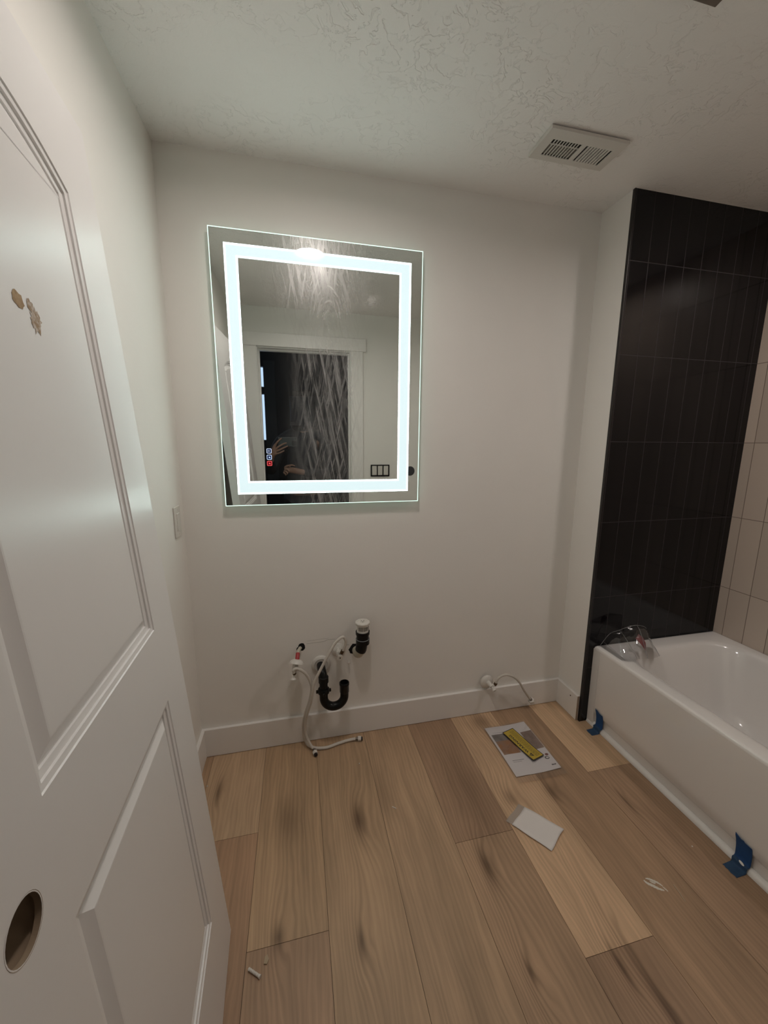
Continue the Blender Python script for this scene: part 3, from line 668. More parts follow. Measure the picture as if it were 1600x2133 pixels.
# air admittance valve
av = thing('vent_valve', 'upright vent pipe with a scalloped white cap above black fittings at the back wall', 'pipe', (.262, 1.61, .43))
bm = bmesh.new()
c0 = bm.verts.new((.250, D-.0007, .440)); rr_ = [bm.verts.new((.250+.036*math.cos(2*PI*i/18)*(1+.1*rnd.uniform(-1, 1)), D-.0006, .444+.030*math.sin(2*PI*i/18)*(1+.12*rnd.uniform(-1, 1)))) for i in range(18)]
for i in range(18): bm.faces.new((c0, rr_[i], rr_[(i+1) % 18]))
h2 = obj('vent_hole_shade', bm, M_dark); h2['kind'] = 'structure'  # black disc painted in place of the shaded hole round the vent pipe
CX, CY = .270, 1.607
bm = bmesh.new(); tube(bm, spline([(.252, D-.004, .440), (.252, 1.650, .440), (.2535, 1.632, .445), (.258, 1.617, .462), (.262, 1.610, .485)], 6), .0225, 22); obj('stub_pipe', bm, M_pipew, av, smooth=True, label='short pale pipe out of the wall')
bm = bmesh.new(); tube(bm, [V(.2605, 1.612, .470), V(.263, 1.610, .478), V(.2655, 1.609, .496), V(.268, 1.608, .506)], [.0255, .0262, .0262, .0225], 26); obj('lower_coupling', bm, M_black_abs, av, smooth=True)
shaped('upper_coupling', [(.0235, -.002), (.031, .000), (.031, .022), (.0285, .023), (.0285, .044), (.0318, .046), (.0320, .060), (.0300, .061), (.0290, .055), (0, .055)], (CX, CY, .506), (0, 0, 1), M_black_abs, av, 32)
shaped('seal_ring', [(.0312, 0), (.0318, .0008), (.0312, .0016)], (CX, CY, .5285), (0, 0, 1), mat('grey_ring', (.20, .21, .22), .4), av, 32)
bm = bmesh.new(); lathe(bm, [(.0272, .052), (.0272, .066), (.0255, .067), (.0255, .088), (.0272, .089), (.0285, .096)], (CX, CY, .506), (0, 0, 1), 32); obj('valve_body', bm, M_white_pl, av, smooth=True, angle=40)
for a in (0, 2.1, 4.2, -1.15):
    bm = bmesh.new(); d_ = V(math.cos(a), math.sin(a), 0); c_ = V(CX, CY, .506+.0775)+d_*.0252
    bb_ = bmesh.new(); bx(bb_, -.001, .0012, -.010, .010, -.0085, .0085); bb_.transform(Matrix.Translation(c_) @ Matrix.Rotation(a, 4, 'Z')); obj('air_slot', bb_, mat('slot_grey', (.28, .26, .23), .6) if 'slot_grey' not in bpy.data.materials else bpy.data.materials['slot_grey'], av)
bm = bmesh.new(); lathe(bm, [(.026, 0), (.0315, .002), (.0335, .010), (.0320, .0135), (.022, .0150), (.0215, .0135), (.012, .0135), (.0115, .0155), (0, .0155)], (CX, CY, .598), (0, 0, 1), 48, fn=lambda k, s: 1+.035*math.cos(10*2*PI*k/s)); obj('cap', bm, M_white_pl, av, smooth=True, label='scalloped white cap', angle=30)
for a in range(3):
    q = a*2.1+.4; bm = bmesh.new(); lathe(bm, [(.0035, 0), (.0035, .0012), (0, .0012)], (CX+.013*math.cos(q)*.5, CY+.013*math.sin(q)*.5, .6132), (0, 0, 1), 10); obj('cap_boss', bm, bpy.data.materials['slot_grey'], av)
# small screw eye left of the pipe
ws = thing('drywall_anchor', 'tiny white plug sticking out of the wall left of the vent pipe', 'anchor', (.212, D, .385))
bm = bmesh.new(); lathe(bm, [(.003, 0), (.003, .012), (.006, .013), (.007, .018), (.004, .022), (0, .022)], (.2125, D-.0005, .387), (.0, -1, -.1), 14); obj('plug', bm, M_white_pl, ws, smooth=True)
# toilet supply valve low on the back wall
v3 = thing('shutoff_valve', 'white shutoff valve with a round flange just above the baseboard at right', 'valve', (.935, D, .18))
shaped('escutcheon', [(.036, .0005), (.036, .006), (.033, .010), (.022, .017), (.012, .018)], (.935, D-.014, .184), (0, -1, 0), M_white_pl, v3, 32)
bm = bmesh.new(); tube(bm, [V(.936, D-.03, .187), V(.9385, 1.624, .186), V(.942, 1.612, .182)], [.013, .0125, .009]); obj('body', bm, M_white_pl, v3, smooth=True)
shaped('handle', [(.007, -.010), (.009, -.004), (.0105, .001), (.010, .0035), (.0035, .0035), (.003, .0015), (0, .0015)], (.9485, 1.598, .171), (.22, -1, -.55), M_white_pl, v3, 20)
bm = bmesh.new(); tube(bm, [V(.942, 1.612, .182), V(.948, 1.600, .173)], .007); obj('stem', bm, M_white_pl, v3, smooth=True)
bm = bmesh.new(); tube(bm, [V(.945, 1.618, .186), V(.958, 1.610, .192)], .007); obj('side_outlet', bm, M_white_pl, v3, smooth=True)
th = [(.960, 1.611, .196), (.969, 1.609, .222), (.991, 1.605, .242), (1.021, 1.600, .246), (1.061, 1.600, .226), (1.092, 1.600, .193), (1.127, 1.608, .138), (1.166, 1.622, .085), (1.180, 1.626, .068)]
hh = hose('short white supply hose arching from the low right valve down along the baseboard', th, .0058, (1.190, 1.628, .055), (.55, .1, -.85), start=[(.957, 1.612, .190), (.9625, 1.609, .203)], nut_r=.017)
# ------------------------------------------------------------------ blue tape
def tape(label, yc, wd, path, skew, hole=None):
    t = thing('tape_strip', label, 'tape', (1.42, yc, 0), 'blue tape strips on the tub base strip')
    P = spline([(x, 0, z) for x, z in path], 5); rnd = random.Random(int(yc*1000)); bm = bmesh.new(); n = 8; rows = []
    L = 0; tot = sum((P[i+1]-P[i]).length for i in range(len(P)-1))
    for i, p in enumerate(P):
        if i: L += (P[i]-P[i-1]).length
        f = L/tot; row = []
        for j in range(n+1):
            u = j/n-.5
            jag = (rnd.random()-.5)*.004 if i in (0, len(P)-1) else 0
            row.append(bm.verts.new((p.x+(jag if i else 0), yc+u*wd*(1-.12*f)+skew*(f-.5), p.z+(0 if i else jag+skew*.0+u*.016))))
        rows.append(row)
    for i, (a, b) in enumerate(zip(rows, rows[1:])):
        for j in range(n): 
            f_ = bm.faces.new((a[j], a[j+1], b[j+1], b[j])); f_.material_index = 0 if i < len(rows)*.42 else 1
    o = obj('tape', bm, [M_blue, M_bluethin], t, smooth=True); so = o.modifiers.new('s', 'SOLIDIFY'); so.thickness = .0004; so.offset = 1
    if hole:
        bm = bmesh.new(); x_, y_, z_ = hole; q = [bm.verts.new((x_+.0022*math.cos(i*PI/8), y_+.010*math.sin(i*PI/8)*.8+.003*math.cos(i*PI/8), z_+.0036*math.cos(i*PI/8))) for i in range(16)]
        bm.faces.new(q); obj('torn_hole', bm, M_trim, t, label='torn gap showing the white strip')
    return t
path = [(1.4225, .100), (1.4275, .082), (1.4310, .055), (1.4290, .024), (1.4175, .0195), (1.4145, .003), (1.395, .0012), (1.374, .0010)]
tape('blue tape piece at the far end of the tub base strip, near the black tile', 1.415, .046, path, -.004)
tape('blue tape piece on the tub base strip at the right edge of the picture', .775, .050, [(x, z) for x, z in path], -.006, hole=(1.4190, .770, .0225))
# ------------------------------------------------------------------ instruction leaflet in clear sleeve
def film_mat(name, tint=(1, 1, 1), gl=.10):
    k = NT(name); tr = k.n('ShaderNodeBsdfTransparent'); tr.inputs[0].default_value = (*tint, 1); g_ = k.n('ShaderNodeBsdfGlossy'); g_.inputs['Roughness'].default_value = .06
    fr = k.n('ShaderNodeFresnel'); fr.inputs[0].default_value = 1.5
    bp = k.n('ShaderNodeBump'); bp.inputs['Strength'].default_value = .5; bp.inputs['Distance'].default_value = .004; k.l(k.noise(k.coord(), 28, 2), bp.inputs['Height']); k.l(bp.outputs[0], g_.inputs['Normal'])
    m = k.n('ShaderNodeMixShader'); k.l(k.math('MULTIPLY_ADD', fr.outputs[0], 1.3, gl, clamp=True), m.inputs[0]); k.l(tr.outputs[0], m.inputs[1]); k.l(g_.outputs[0], m.inputs[2]); k.l(m.outputs[0], k.out.inputs[0]); return k.m
M_film = film_mat('clear_film', (.97, .97, .97), .03)
M_plastic = film_mat('clear_shell', (.90, .90, .91), .05)
bk = thing('instruction_leaflet', 'white leaflet in a clear sleeve with a yellow warning card, on the floor', 'leaflet', (.98, 1.39, 0))
lx0, lx1, ly0, ly1 = .876, 1.096, 1.256, 1.546
def leaf_z(x, y): return .0035+.0022*math.sin((y-1.25)*9)*1+.002*max(0, (x-1.03)/.07)**2+ .0015*math.sin(x*30)
def sheet(bm, x0, x1, y0, y1, zf, nx=10, ny=14, dz=0, th=.0, mi=0):
    g_ = [[bm.verts.new((x0+(x1-x0)*i/nx, y0+(y1-y0)*j/ny, zf(x0+(x1-x0)*i/nx, y0+(y1-y0)*j/ny)+dz)) for i in range(nx+1)] for j in range(ny+1)]
    for j in range(ny):
        for i in range(nx): bm.faces.new((g_[j][i], g_[j][i+1], g_[j+1][i+1], g_[j+1][i])).material_index = mi
    return g_
M_paper = mat('leaflet_paper', (.76, .72, .71), .45)
def photo_mat(name, a, b, sc_=30): 
    k = NT(name); f = k.noise(k.coord(), sc_, 4, .6); k.l(k.mix(k.ramp(f, [(.35, 0), (.65, 1)]), a, b), k.b.inputs['Base Color']); k.b.inputs['Roughness'].default_value = .45; return k.m
bm = bmesh.new(); sheet(bm, lx0, lx1, ly0, ly1, leaf_z); 
MO = photo_mat('print_orange', (.42, .20, .08), (.36, .22, .15)); MT = photo_mat('print_mauve', (.24, .17, .14), (.34, .25, .21)); MG = photo_mat('print_grey', (.16, .14, .13), (.30, .27, .25)); MI = mat('print_ink', (.10, .09, .09), .5); MR = mat('print_plum', (.24, .10, .09), .5)
sheet(bm, .886, .972, 1.372, 1.452, leaf_z, 6, 6, .0003, mi=1)
sheet(bm, .886, .962, 1.452, 1.495, leaf_z, 6, 4, .0003, mi=3)
sheet(bm, 1.036, 1.094, 1.372, 1.484, leaf_z, 5, 8, .0003, mi=2)
sheet(bm, .905, .962, 1.334, 1.3355, leaf_z, 4, 1, .0003, mi=4); sheet(bm, .905, .948, 1.326, 1.3268, leaf_z, 4, 1, .0003, mi=4)
for cx_, cy_, r_, mi in ((1.078, 1.334, .0085, 5), (1.070, 1.318, .011, 4)):
    c = 16; o_ = [bm.verts.new((cx_+r_*math.cos(2*PI*i/c), cy_+r_*.7*math.sin(2*PI*i/c), leaf_z(cx_, cy_)+.0006)) for i in range(c)]
    if mi == 5: bm.faces.new(o_).material_index = 5
    else:
        i_ = [bm.verts.new((cx_+r_*.65*math.cos(2*PI*i/c), cy_+r_*.7*.6*math.sin(2*PI*i/c), leaf_z(cx_, cy_)+.0006)) for i in range(c)]
        for i in range(c): q = (i+1) % c; bm.faces.new((o_[i], o_[q], i_[q], i_[i])).material_index = 4
for (a, b_) in ((1.066, 1.071), (1.0725, 1.077), (1.0785, 1.086)): sheet(bm, a, b_, 1.276, 1.281, leaf_z, 1, 1, .0004, mi=4)
sheet(bm, .900, .985, 1.505, 1.5062, leaf_z, 4, 1, .0003, mi=6)
o = obj('leaflet', bm, [M_paper, MO, MT, MG, MI, MR, mat('print_pale', (.38, .36, .36), .5)], bk); so = o.modifiers.new('s', 'SOLIDIFY'); so.thickness = .0012; so.offset = -1
# sleeve
bm = bmesh.new(); sheet(bm, lx0-.008, lx1+.005, ly0-.034, ly1+.006, lambda x, y: leaf_z(x, y)*.9+.0035+.0015*math.sin(x*60+y*35), 16, 20)
o = obj('clear_sleeve', bm, M_film, bk, smooth=True, label='clear plastic sleeve with an empty flap at the near end')
# warning card
wc = bpy.data.objects.new('warning_card', None); link(wc, bk); wc.matrix_basis = parent_inv(bk) @ Matrix.Translation((1.0025, 1.4105, .0105)) @ Matrix.Rotation(math.radians(104.5), 4, 'Z')
wl, ww = .096, .0345      # half length (local x), half width (local y)
def wz(x, y): return .0045*(x/wl)**2*.5+.0008*math.sin(x*40)
M_yel = mat('warning_yellow', (.50, .36, .045), .45, vary=.08); M_ink = mat('warning_ink', (.035, .03, .025), .5)
COLTMP = []
bm = bmesh.new(); sheet(bm, -wl, wl, -ww, ww, wz, 16, 6, 0, mi=1); sheet(bm, -wl+.004, wl-.004, -ww+.004, ww-.004, wz, 16, 6, .0004, mi=0)
rr_ = random.Random(2)
for i in range(6):
    y_ = -.001-i*.0044; x_ = -wl+.012
    while x_ < wl-.014:
        q = rr_.uniform(.004, .013); q = min(q, wl-.010-x_); sheet(bm, x_, x_+q, y_, y_+.0014, wz, 2, 1, .0007, mi=1); x_ += q+.0025
txt = bpy.data.curves.new('t', 'FONT'); txt.body = 'WARNING'; txt.size = .0175; txt.extrude = 0; txt.offset = .0005; txt.space_character = 1.12
to = bpy.data.objects.new('t', txt); COL.objects.link(to); bpy.context.view_layer.update()
tm = bpy.data.meshes.new_from_object(to.evaluated_get(bpy.context.evaluated_depsgraph_get())); 
tb = bmesh.new(); tb.from_mesh(tm); bpy.data.objects.remove(to)
for v in tb.verts: v.co = Vector((-.050+v.co.x*1.28, .0095+v.co.y*1.05, 0)); v.co.z = wz(v.co.x, v.co.y)+.0009
idx = {}
for v in tb.verts: idx[v] = bm.verts.new(v.co)
for f in tb.faces: bm.faces.new([idx[v] for v in f.verts]).material_index = 1
tb.free(); bpy.data.meshes.remove(tm)
# triangle sign with an exclamation mark
def tri(pts, dz, mi): bm.faces.new([bm.verts.new((x, y, wz(x, y)+dz)) for x, y in pts]).material_index = mi
tri([(-.078, .0075), (-.056, .0075), (-.067, .0275)], .0009, 1); tri([(-.0685, .0135), (-.0655, .0135), (-.0652, .0225), (-.0688, .0225)], .0012, 0); tri([(-.0683, .0095), (-.0657, .0095), (-.0657, .0120), (-.0683, .0120)], .0012, 0)
mecard = bpy.data.meshes.new('warning_card'); bmesh.ops.recalc_face_normals(bm, faces=bm.faces); bm.to_mesh(mecard); bm.free(); mecard.materials.append(M_yel); mecard.materials.append(M_ink)
mb = wc.matrix_basis.copy(); bpy.data.objects.remove(wc); wc = link(bpy.data.objects.new('warning_card', mecard), bk); wc.matrix_basis = mb
wc['label'] = 'curled yellow warning card with black print'
# ------------------------------------------------------------------ thin foam pouch on the floor
pq = [Vector((.730, 1.091)), Vector((.828, .956)), Vector((.921, 1.014)), Vector((.818, 1.144))]   # BL BR TR TL
pch = thing('foam_pouch', 'small flat white foam pouch with a folded end, on the floor planks', 'pouch', (.825, 1.05, 0))
def quad_sheet(bm, P, nx, ny, zf, u0=0, u1=1, mi=0, dz=0):
    g_ = []
    for j in range(ny+1):
        row = []
        for i in range(nx+1):
            u = u0+(u1-u0)*i/nx; v = j/ny
            p = (P[0]*(1-u)+P[1]*u)*(1-v)+(P[3]*(1-u)+P[2]*u)*v
            p = p+Vector((0, 0))+Vector((.0015*math.sin(9*u+5*v), .0015*math.sin(7*v+3*u)))
            row.append(bm.verts.new((p.x, p.y, zf(u, v)+dz)))
        g_.append(row)
    for j in range(ny):
        for i in range(nx): bm.faces.new((g_[j][i], g_[j][i+1], g_[j+1][i+1], g_[j+1][i])).material_index = mi
M_foam = mat('white_foam_sheet', (.74, .70, .67), .7, bump=(260, .25, .0008))
pz = lambda u, v: .0022+.0035*math.sin(PI*u)*.6+.003*u*u+.0012*math.sin(5*v+4*u)
bm = bmesh.new(); quad_sheet(bm, pq, 18, 10, pz, .14, 1)
o = obj('pouch', bm, M_foam, pch, smooth=True); so = o.modifiers.new('s', 'SOLIDIFY'); so.thickness = .0015; so.offset = -1
M_foam2 = NT('translucent_flap'); tr = M_foam2.n('ShaderNodeBsdfTransparent'); mx_ = M_foam2.n('ShaderNodeMixShader'); mx_.inputs[0].default_value = .55; M_foam2.l(tr.outputs[0], mx_.inputs[1]); M_foam2.l(M_foam2.b.outputs[0], mx_.inputs[2]); M_foam2.l(mx_.outputs[0], M_foam2.out.inputs[0]); M_foam2.b.inputs['Base Color'].default_value = (.50, .46, .42, 1)
bm = bmesh.new(); quad_sheet(bm, pq, 4, 10, pz, 0, .14); obj('open_flap', bm, M_foam2.m, pch, smooth=True, label='thin see-through open end')
# ------------------------------------------------------------------ clear packaging shell on the tub corner
pk = thing('plastic_packaging', 'crumpled clear plastic packaging with a red label on the far corner of the tub rim', 'packaging', (1.55, 1.40, ZR))
Z0 = ZR+.0018
back = [(1.447, 1.480, Z0), (1.462, 1.470, .462), (1.484, 1.462, .497), (1.520, 1.452, .512), (1.560, 1.440, .532), (1.600, 1.432, .540), (1.640, 1.422, .532), (1.652, 1.420, .512), (1.664, 1.414, .470), (1.690, 1.405, Z0)]
frnt = [(1.446, 1.345, Z0), (1.462, 1.335, Z0+.004), (1.480, 1.325, Z0+.010), (1.500, 1.318, Z0+.016), (1.522, 1.312, Z0+.018), (1.548, 1.308, Z0+.018), (1.575, 1.308, Z0+.016), (1.605, 1.315, Z0+.012), (1.640, 1.330, Z0+.006), (1.665, 1.345, Z0)]
bs, fs_ = spline(back, 3), spline(frnt, 3)
bm = bmesh.new(); ny = 12; g_ = []
for j in range(ny+1):
    v = j/ny; row = []
    for i, (a, b) in enumerate(zip(bs, fs_)):
        p = a.lerp(b, v); e_ = 1-v**1.6; p.z = Z0+(a.z-Z0)*e_+(b.z-Z0)*(1-e_) + .003*math.sin(i*.9+j*.5)*math.sin(PI*v)*(1 if 2 < i < 25 else 0)
        row.append(bm.verts.new(p))
    g_.append(row)
for j in range(ny):
    for i in range(len(bs)-1): bm.faces.new((g_[j][i], g_[j][i+1], g_[j+1][i+1], g_[j+1][i]))
ridge = [g_[j][9].co.copy()+Vector((0, 0, .001)) for j in range(ny+1)]; ridge2 = [g_[j][15].co.copy()+Vector((0, 0, .0012)) for j in range(ny+1)]; top_ = [v.co.copy() for v in g_[0]]; rt = [g_[j][24].co.copy() for j in range(ny+1)]; lft = [g_[j][2].co.copy() for j in range(ny+1)]
obj('shell', bm, M_plastic, pk, smooth=True)
M_rim = mat('clear_rim', (.75, .75, .75), .08, trans=.85, ior=1.45)
for nm, L, r_ in (('fold_ridge', ridge, .0012), ('fold_ridge', ridge2, .0014), ('shell_edge', top_, .0010), ('shell_edge', rt, .0011), ('fold_ridge', lft, .0008)):
    bm = bmesh.new(); tube(bm, L, r_, 8); obj(nm, bm, M_rim, pk, smooth=True)
bm = bmesh.new(); pr = [(1.566, 1.386, .522), (1.590, 1.384, .505), (1.598, 1.370, .480), (1.586, 1.352, .447), (1.568, 1.368, .478), (1.552, 1.385, .500)]
bm.faces.new([bm.verts.new(p) for p in pr]); obj('red_label', bm, photo_mat('red_label_print', (.35, .03, .05), (.20, .05, .06), 60), pk, label='small red printed label')
# ------------------------------------------------------------------ bits on the floor
t = thing('wall_plug', 'ribbed white plastic wall plug on the floor beside the leaning door', 'wall plug', (-.156, .854, 0))
bm = bmesh.new(); d_ = (V(-.134, .838, .0045)-V(-.172, .866, .0045)).normalized()
pr = []
for i in range(15): pr.append((.0040 if i % 2 else .0030, .001+i*.0026))
lathe(bm, [(0, 0)]+pr+[(.0045, .038), (.0045, .041), (0, .041)], V(-.172, .866, .0050), d_, 14); obj('plug', bm, M_white_pl, t, smooth=True, angle=20)
def chip(name, label, cat, pts, h=.0015, m=None):
    bm = bmesh.new(); prism(bm, pts, h, z0=.0004); o = obj(name, bm, m or M_white_pl); tag(o, label, cat); return o
chip('plaster_crumb', 'beige crumb just beyond the ribbed wall plug', 'debris', [(-.132, .868), (-.124, .866), (-.119, .876), (-.124, .887), (-.130, .882)], .003, mat('tan_crumb', (.42, .33, .22), .8))
chip('plaster_crumb', 'tiny white crumb on the floor below the black U bend', 'debris', [(.2280, 1.4715), (.2315, 1.4705), (.2325, 1.4745), (.2290, 1.4755)], .003)
chip('plaster_crumb', 'thin curved white crumb in the middle of the floor', 'debris', [(.3225, 1.2405), (.329, 1.2360), (.336, 1.2300), (.3375, 1.2320), (.330, 1.2385), (.3235, 1.2430)], .0015)
chip('plaster_crumb', 'tiny white crumb on the dark plank near the tub', 'debris', [(1.3290, .8615), (1.3325, .8610), (1.3330, .8645), (1.3300, .8650)], .002)
chip('plaster_crumb', 'tiny white crumb at the baseboard above the right hose nut', 'debris', [(.2480, 1.6320), (.2510, 1.6315), (.2515, 1.6350), (.2485, 1.6350)], .003)
chip('plaster_crumb', 'tiny white crumb at the left baseboard corner', 'debris', [(-.4080, 1.4950), (-.4030, 1.4940), (-.4020, 1.4975), (-.4070, 1.4980)], .002)
M_pw = mat('dried_white_paint', (.66, .62, .54), .6)
bm = bmesh.new()
for pts, w_ in (([(1.068, .812), (1.072, .802), (1.082, .793), (1.093, .782), (1.107, .773)], .0034), ([(1.078, .815), (1.088, .811), (1.097, .804), (1.107, .795), (1.113, .784)], .0026), ([(1.111, .783), (1.114, .776), (1.116, .768)], .0014), ([(1.085, .806), (1.092, .799), (1.098, .796)], .0018)):
    P = spline([(x, y, .0006) for x, y in pts], 5)
    R = []
    for i, p in enumerate(P):
        a = P[max(i-1, 0)]; b = P[min(i+1, len(P)-1)]; d_ = (b-a).normalized(); n_ = V(-d_.y, d_.x, 0); q = 1.35*w_*(.35+.65*math.sin(PI*(i+.5)/len(P)))*(1+.2*math.sin(i*2.3))
        R.append((bm.verts.new(p+n_*q), bm.verts.new(p-n_*q)))
    for a, b in zip(R, R[1:]): bm.faces.new((a[0], a[1], b[1], b[0]))
o = obj('paint_smear', bm, M_pw); tag(o, 'white paint smear of short curved strokes on the floor near the tub', 'paint smear')
bm = bmesh.new(); tube(bm, spline([(1.151, .781, .0016), (1.1485, .765, .0022), (1.1465, .752, .0020), (1.142, .733, .0014)], 5), [.0009]*15+[.0005], 6); o = obj('wood_splinter', bm, mat('pale_splinter', (.55, .45, .33), .6)); tag(o, 'long thin pale splinter on the floor right of the paint smear', 'splinter')
# ------------------------------------------------------------------ near wall fittings, seen in the mirror
sbx = thing('electrical_box', 'uncovered three-switch electrical box on the doorway wall, seen in the mirror', 'electrical box', (.70, 0, 1.18))
bm = bmesh.new(); frame_ring(bm, (.628, .795, 1.130, 1.232), (.638, .785, 1.142, 1.222), .0005, .006); bx(bm, .683, .690, .0005, .006, 1.142, 1.222); bx(bm, .733, .740, .0005, .006, 1.142, 1.222); obj('box_rim', bm, M_dark, sbx)
for x in (.660, .711, .763): obj('switch', box(x-.020, x+.020, .0005, .008, 1.143, 1.221, .001), M_white_pl, sbx)
ob = thing('junction_box', 'dark oval wall box opening right of the three-switch box, seen in the mirror', 'electrical box', (.98, 0, 1.17))
bm = bmesh.new(); lathe(bm, [(0, .003), (.034, .003), (.042, .001), (.042, 0)], (.985, .0005, 1.175), (0, 1, 0), 24); obj('box', bm, mat('dark_box', (.05, .05, .055), .6), ob)
# ------------------------------------------------------------------ the photographer, standing in the doorway
per = thing('person', 'person in dark clothes in the doorway, photographing with a black phone', 'person', (.06, -.42, 0))
M_skin = mat('skin', (.22, .13, .095), .6, vary=.06); M_cloth = mat('dark_sweater', (.020, .023, .030), .9, bump=(200, .3, .001)); M_jean = mat('dark_trousers', (.012, .014, .022), .85); M_hair = mat('dark_hair', (.012, .009, .007), .6)
def skinned(name, verts, edges, radii, m, parent, root=0, sub=2):
    me = bpy.data.meshes.new(name); me.from_pydata([tuple(v) for v in verts], edges, []); me.materials.append(m)
    o = bpy.data.objects.new(name, me); COL.objects.link(o); o.parent = parent; me.transform(parent_inv(parent))
    sk = o.modifiers.new('skin', 'SKIN'); sk.use_smooth_shade = True
    if not me.skin_vertices: me.attributes  # layer is added by the modifier below
    if not me.skin_vertices:
        bm_ = bmesh.new(); bm_.from_mesh(me); lay = bm_.verts.layers.skin.verify(); bm_.to_mesh(me); bm_.free()
    for i, r in enumerate(radii):
        s = me.skin_vertices[0].data[i]; s.radius = r if isinstance(r, tuple) else (r, r); s.use_root = (i == root)
    ss = o.modifiers.new('sub', 'SUBSURF'); ss.levels = sub; ss.render_levels = sub
    return o
PXc, PY = .07, -.46
vv, ee, rr = [], [], []
def nd(p, r, par=None):
    vv.append(p); rr.append(r); i = len(vv)-1
    if par is not None: ee.append((par, i))
    return i
def hand(wrist, fingers, thumb, palm_r):
    """fingers: list of joint lists, first joint inside the palm"""
    for L, r0 in fingers:
        p = wrist
        for i, q in enumerate(L): p = nd(q, r0*(1-.13*i) if i else r0*1.05, p)
    p = wrist
    for i, q in enumerate(thumb): p = nd(q, .0095*(1-.1*i), p)
pel = nd((PXc, PY, .95), (.15, .11)); ch = nd((PXc, PY, 1.20), (.14, .10), pel); sh = nd((PXc, PY, 1.44), (.13, .09), ch); nk = nd((PXc, PY+.01, 1.55), .055, sh)
h1_ = nd((PXc, PY+.03, 1.64), (.075, .085), nk); h2_ = nd((PXc, PY+.02, 1.73), (.078, .095), h1_); h3_ = nd((PXc, PY+.01, 1.785), (.055, .06), h2_)
nd((PXc, PY+.112, 1.655), .010, h1_)                                                     # nose
sl = nd((PXc-.19, PY, 1.43), .055, sh); el = nd((PXc-.30, PY+.08, 1.16), .042, sl); wl_ = nd((-.205, -.035, 1.285), .026, el)
pm = nd((-.180, -.012, 1.335), (.030, .020), wl_)
hand(pm, [([(-.168, -.006, 1.385), (-.150, .006, 1.415), (-.125, .009, 1.440), (-.108, .008, 1.452)], .0095),
          ([(-.158, -.004, 1.365), (-.135, .008, 1.385), (-.100, .010, 1.405), (-.070, .008, 1.414)], .0098),
          ([(-.155, -.004, 1.345), (-.128, .008, 1.358), (-.095, .010, 1.375), (-.062, .008, 1.390)], .0095),
          ([(-.160, -.004, 1.325), (-.135, .006, 1.330), (-.112, .009, 1.342), (-.092, .008, 1.352)], .0085)],
     [(-.185, -.030, 1.365), (-.172, -.038, 1.395), (-.150, -.034, 1.415)], .03)
sr = nd((PXc+.19, PY, 1.43), .055, sh); er = nd((PXc+.24, PY+.10, 1.12), .042, sr); wr_ = nd((PXc-.02, -.13, 1.165), .026, er)
wr2 = nd((PXc-.13, -.085, 1.190), (.030, .020), wr_)
hand(wr2, [([(-.100, -.065, 1.210), (-.070, -.055, 1.225), (-.035, -.050, 1.232), (-.010, -.048, 1.222)], .0090),
           ([(-.098, -.060, 1.195), (-.075, -.045, 1.195), (-.060, -.042, 1.180), (-.068, -.050, 1.166)], .0092),
           ([(-.102, -.058, 1.180), (-.085, -.042, 1.176), (-.074, -.042, 1.162), (-.084, -.052, 1.152)], .0090),
           ([(-.108, -.058, 1.166), (-.095, -.045, 1.160), (-.088, -.046, 1.150), (-.096, -.056, 1.144)], .0080)],
     [(-.095, -.085, 1.215), (-.070, -.080, 1.225), (-.050, -.075, 1.215)], .03)
for s in (-1, 1):
    a = nd((PXc+s*.10, PY, .88), .085, pel); b = nd((PXc+s*.11, PY+.02, .48), .055, a); c = nd((PXc+s*.12, PY-.02, .10), .038, b); nd((PXc+s*.13, PY+.12, .04), .035, c)
skinned('body', vv, ee, rr, M_skin, per)
cv_ = [(PXc, PY, .90), (PXc, PY, 1.10), (PXc, PY, 1.30), (PXc, PY, 1.44), (PXc-.10, PY, 1.49), (PXc+.10, PY, 1.49), (PXc-.20, PY, 1.43), (PXc-.31, PY+.08, 1.16), (-.209, -.045, 1.275), (PXc+.20, PY, 1.43), (PXc+.25, PY+.10, 1.12), (PXc-.03, -.125, 1.167), (PXc, PY, 1.56)]
skinned('sweater', cv_, [(0, 1), (1, 2), (2, 3), (3, 4), (3, 5), (4, 6), (6, 7), (7, 8), (5, 9), (9, 10), (10, 11), (3, 12)], [(.17, .13), (.165, .125), (.17, .12), (.15, .11), (.09, .08), (.09, .08), .078, .062, .034, .078, .062, .036, (.085, .085)], M_cloth, per)
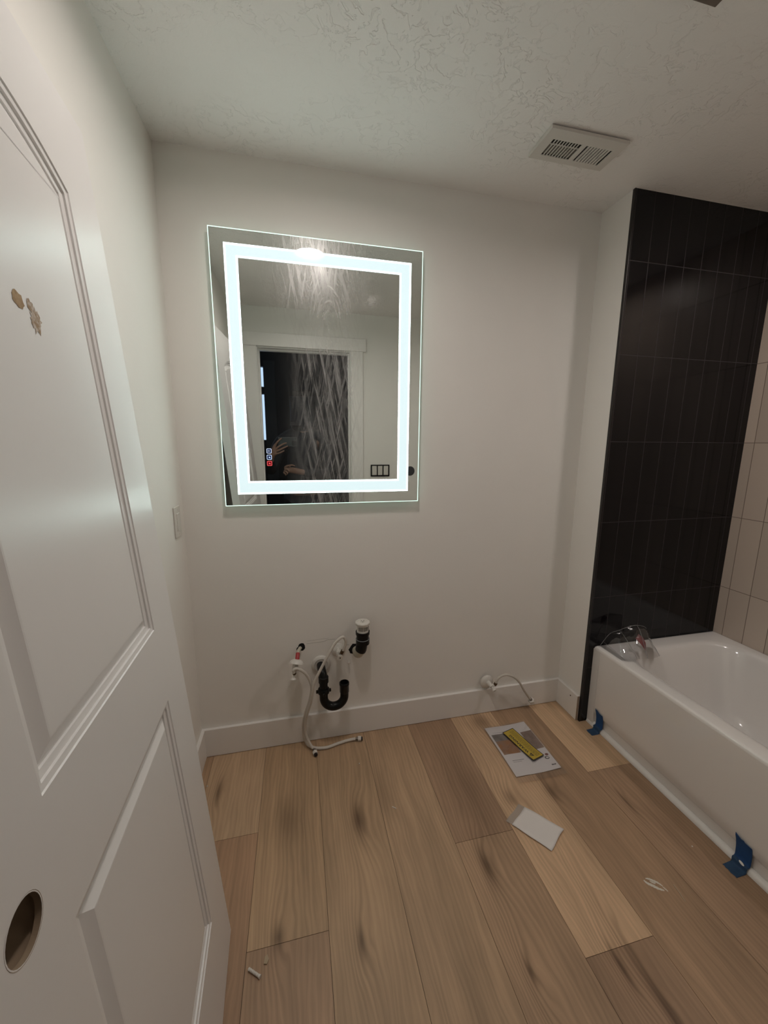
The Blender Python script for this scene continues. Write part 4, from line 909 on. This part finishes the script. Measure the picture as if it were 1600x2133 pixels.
skinned('trousers', [(PXc, PY, .95), (PXc-.10, PY, .86), (PXc-.11, PY+.02, .48), (PXc-.12, PY-.02, .11), (PXc+.10, PY, .86), (PXc+.11, PY+.02, .48), (PXc+.12, PY-.02, .11)], [(0, 1), (1, 2), (2, 3), (0, 4), (4, 5), (5, 6)], [(.17, .125), .105, .078, .065, .105, .078, .065], M_jean, per)
for s in (-1, 1): skinned('shoe', [(PXc+s*.12, PY-.07, .045), (PXc+s*.125, PY+.03, .045), (PXc+s*.135, PY+.16, .032)], [(0, 1), (1, 2)], [.042, .045, .034], M_hair, per, sub=1)
skinned('hair', [(PXc, PY-.02, 1.77), (PXc, PY-.045, 1.70), (PXc, PY+.05, 1.805), (PXc, PY-.045, 1.62)], [(0, 1), (0, 2), (1, 3)], [(.085, .085), (.085, .075), (.060, .05), (.065, .055)], M_hair, per)
skinned('hood', [(PXc, PY+.02, 1.775), (PXc, PY+.02, 1.70), (PXc, PY+.015, 1.62), (PXc, PY, 1.50), (PXc, PY, 1.835)], [(0, 1), (1, 2), (2, 3), (0, 4)], [(.100, .105), (.118, .128), (.115, .115), (.13, .11), (.055, .055)], M_cloth, per, root=1)
for s in (-1, 1):
    bm = bmesh.new(); lathe(bm, [(0, -.008), (.009, -.004), (.010, 0), (.006, .006), (0, .007)], (PXc+s*.032, PY+.098, 1.705), (0, 1, 0), 12); obj('eye', bm, M_dark, per, smooth=True)
ph = thing('phone', 'black phone held up in the hand of the person in the doorway', 'phone', (-.07, -.012, 1.42))
bm = bmesh.new(); bx(bm, -.140, .012, -.0125, -.0045, 1.385, 1.460, .002); obj('case', bm, mat('phone_case', (.008, .008, .010), .3), ph)
bm = bmesh.new(); bx(bm, -.030, .008, -.0045, -.0025, 1.392, 1.430, .0008); obj('camera_bump', bm, mat('phone_glass', (.01, .01, .012), .15), ph)
for (x, z) in ((-.020, 1.420), (-.020, 1.401)):
    bm = bmesh.new(); lathe(bm, [(.007, 0), (.007, .0012), (.0055, .0012), (.0055, .0006), (0, .0006)], (x, -.0025, z), (0, 1, 0), 20); obj('lens', bm, bpy.data.materials['phone_glass'], ph)
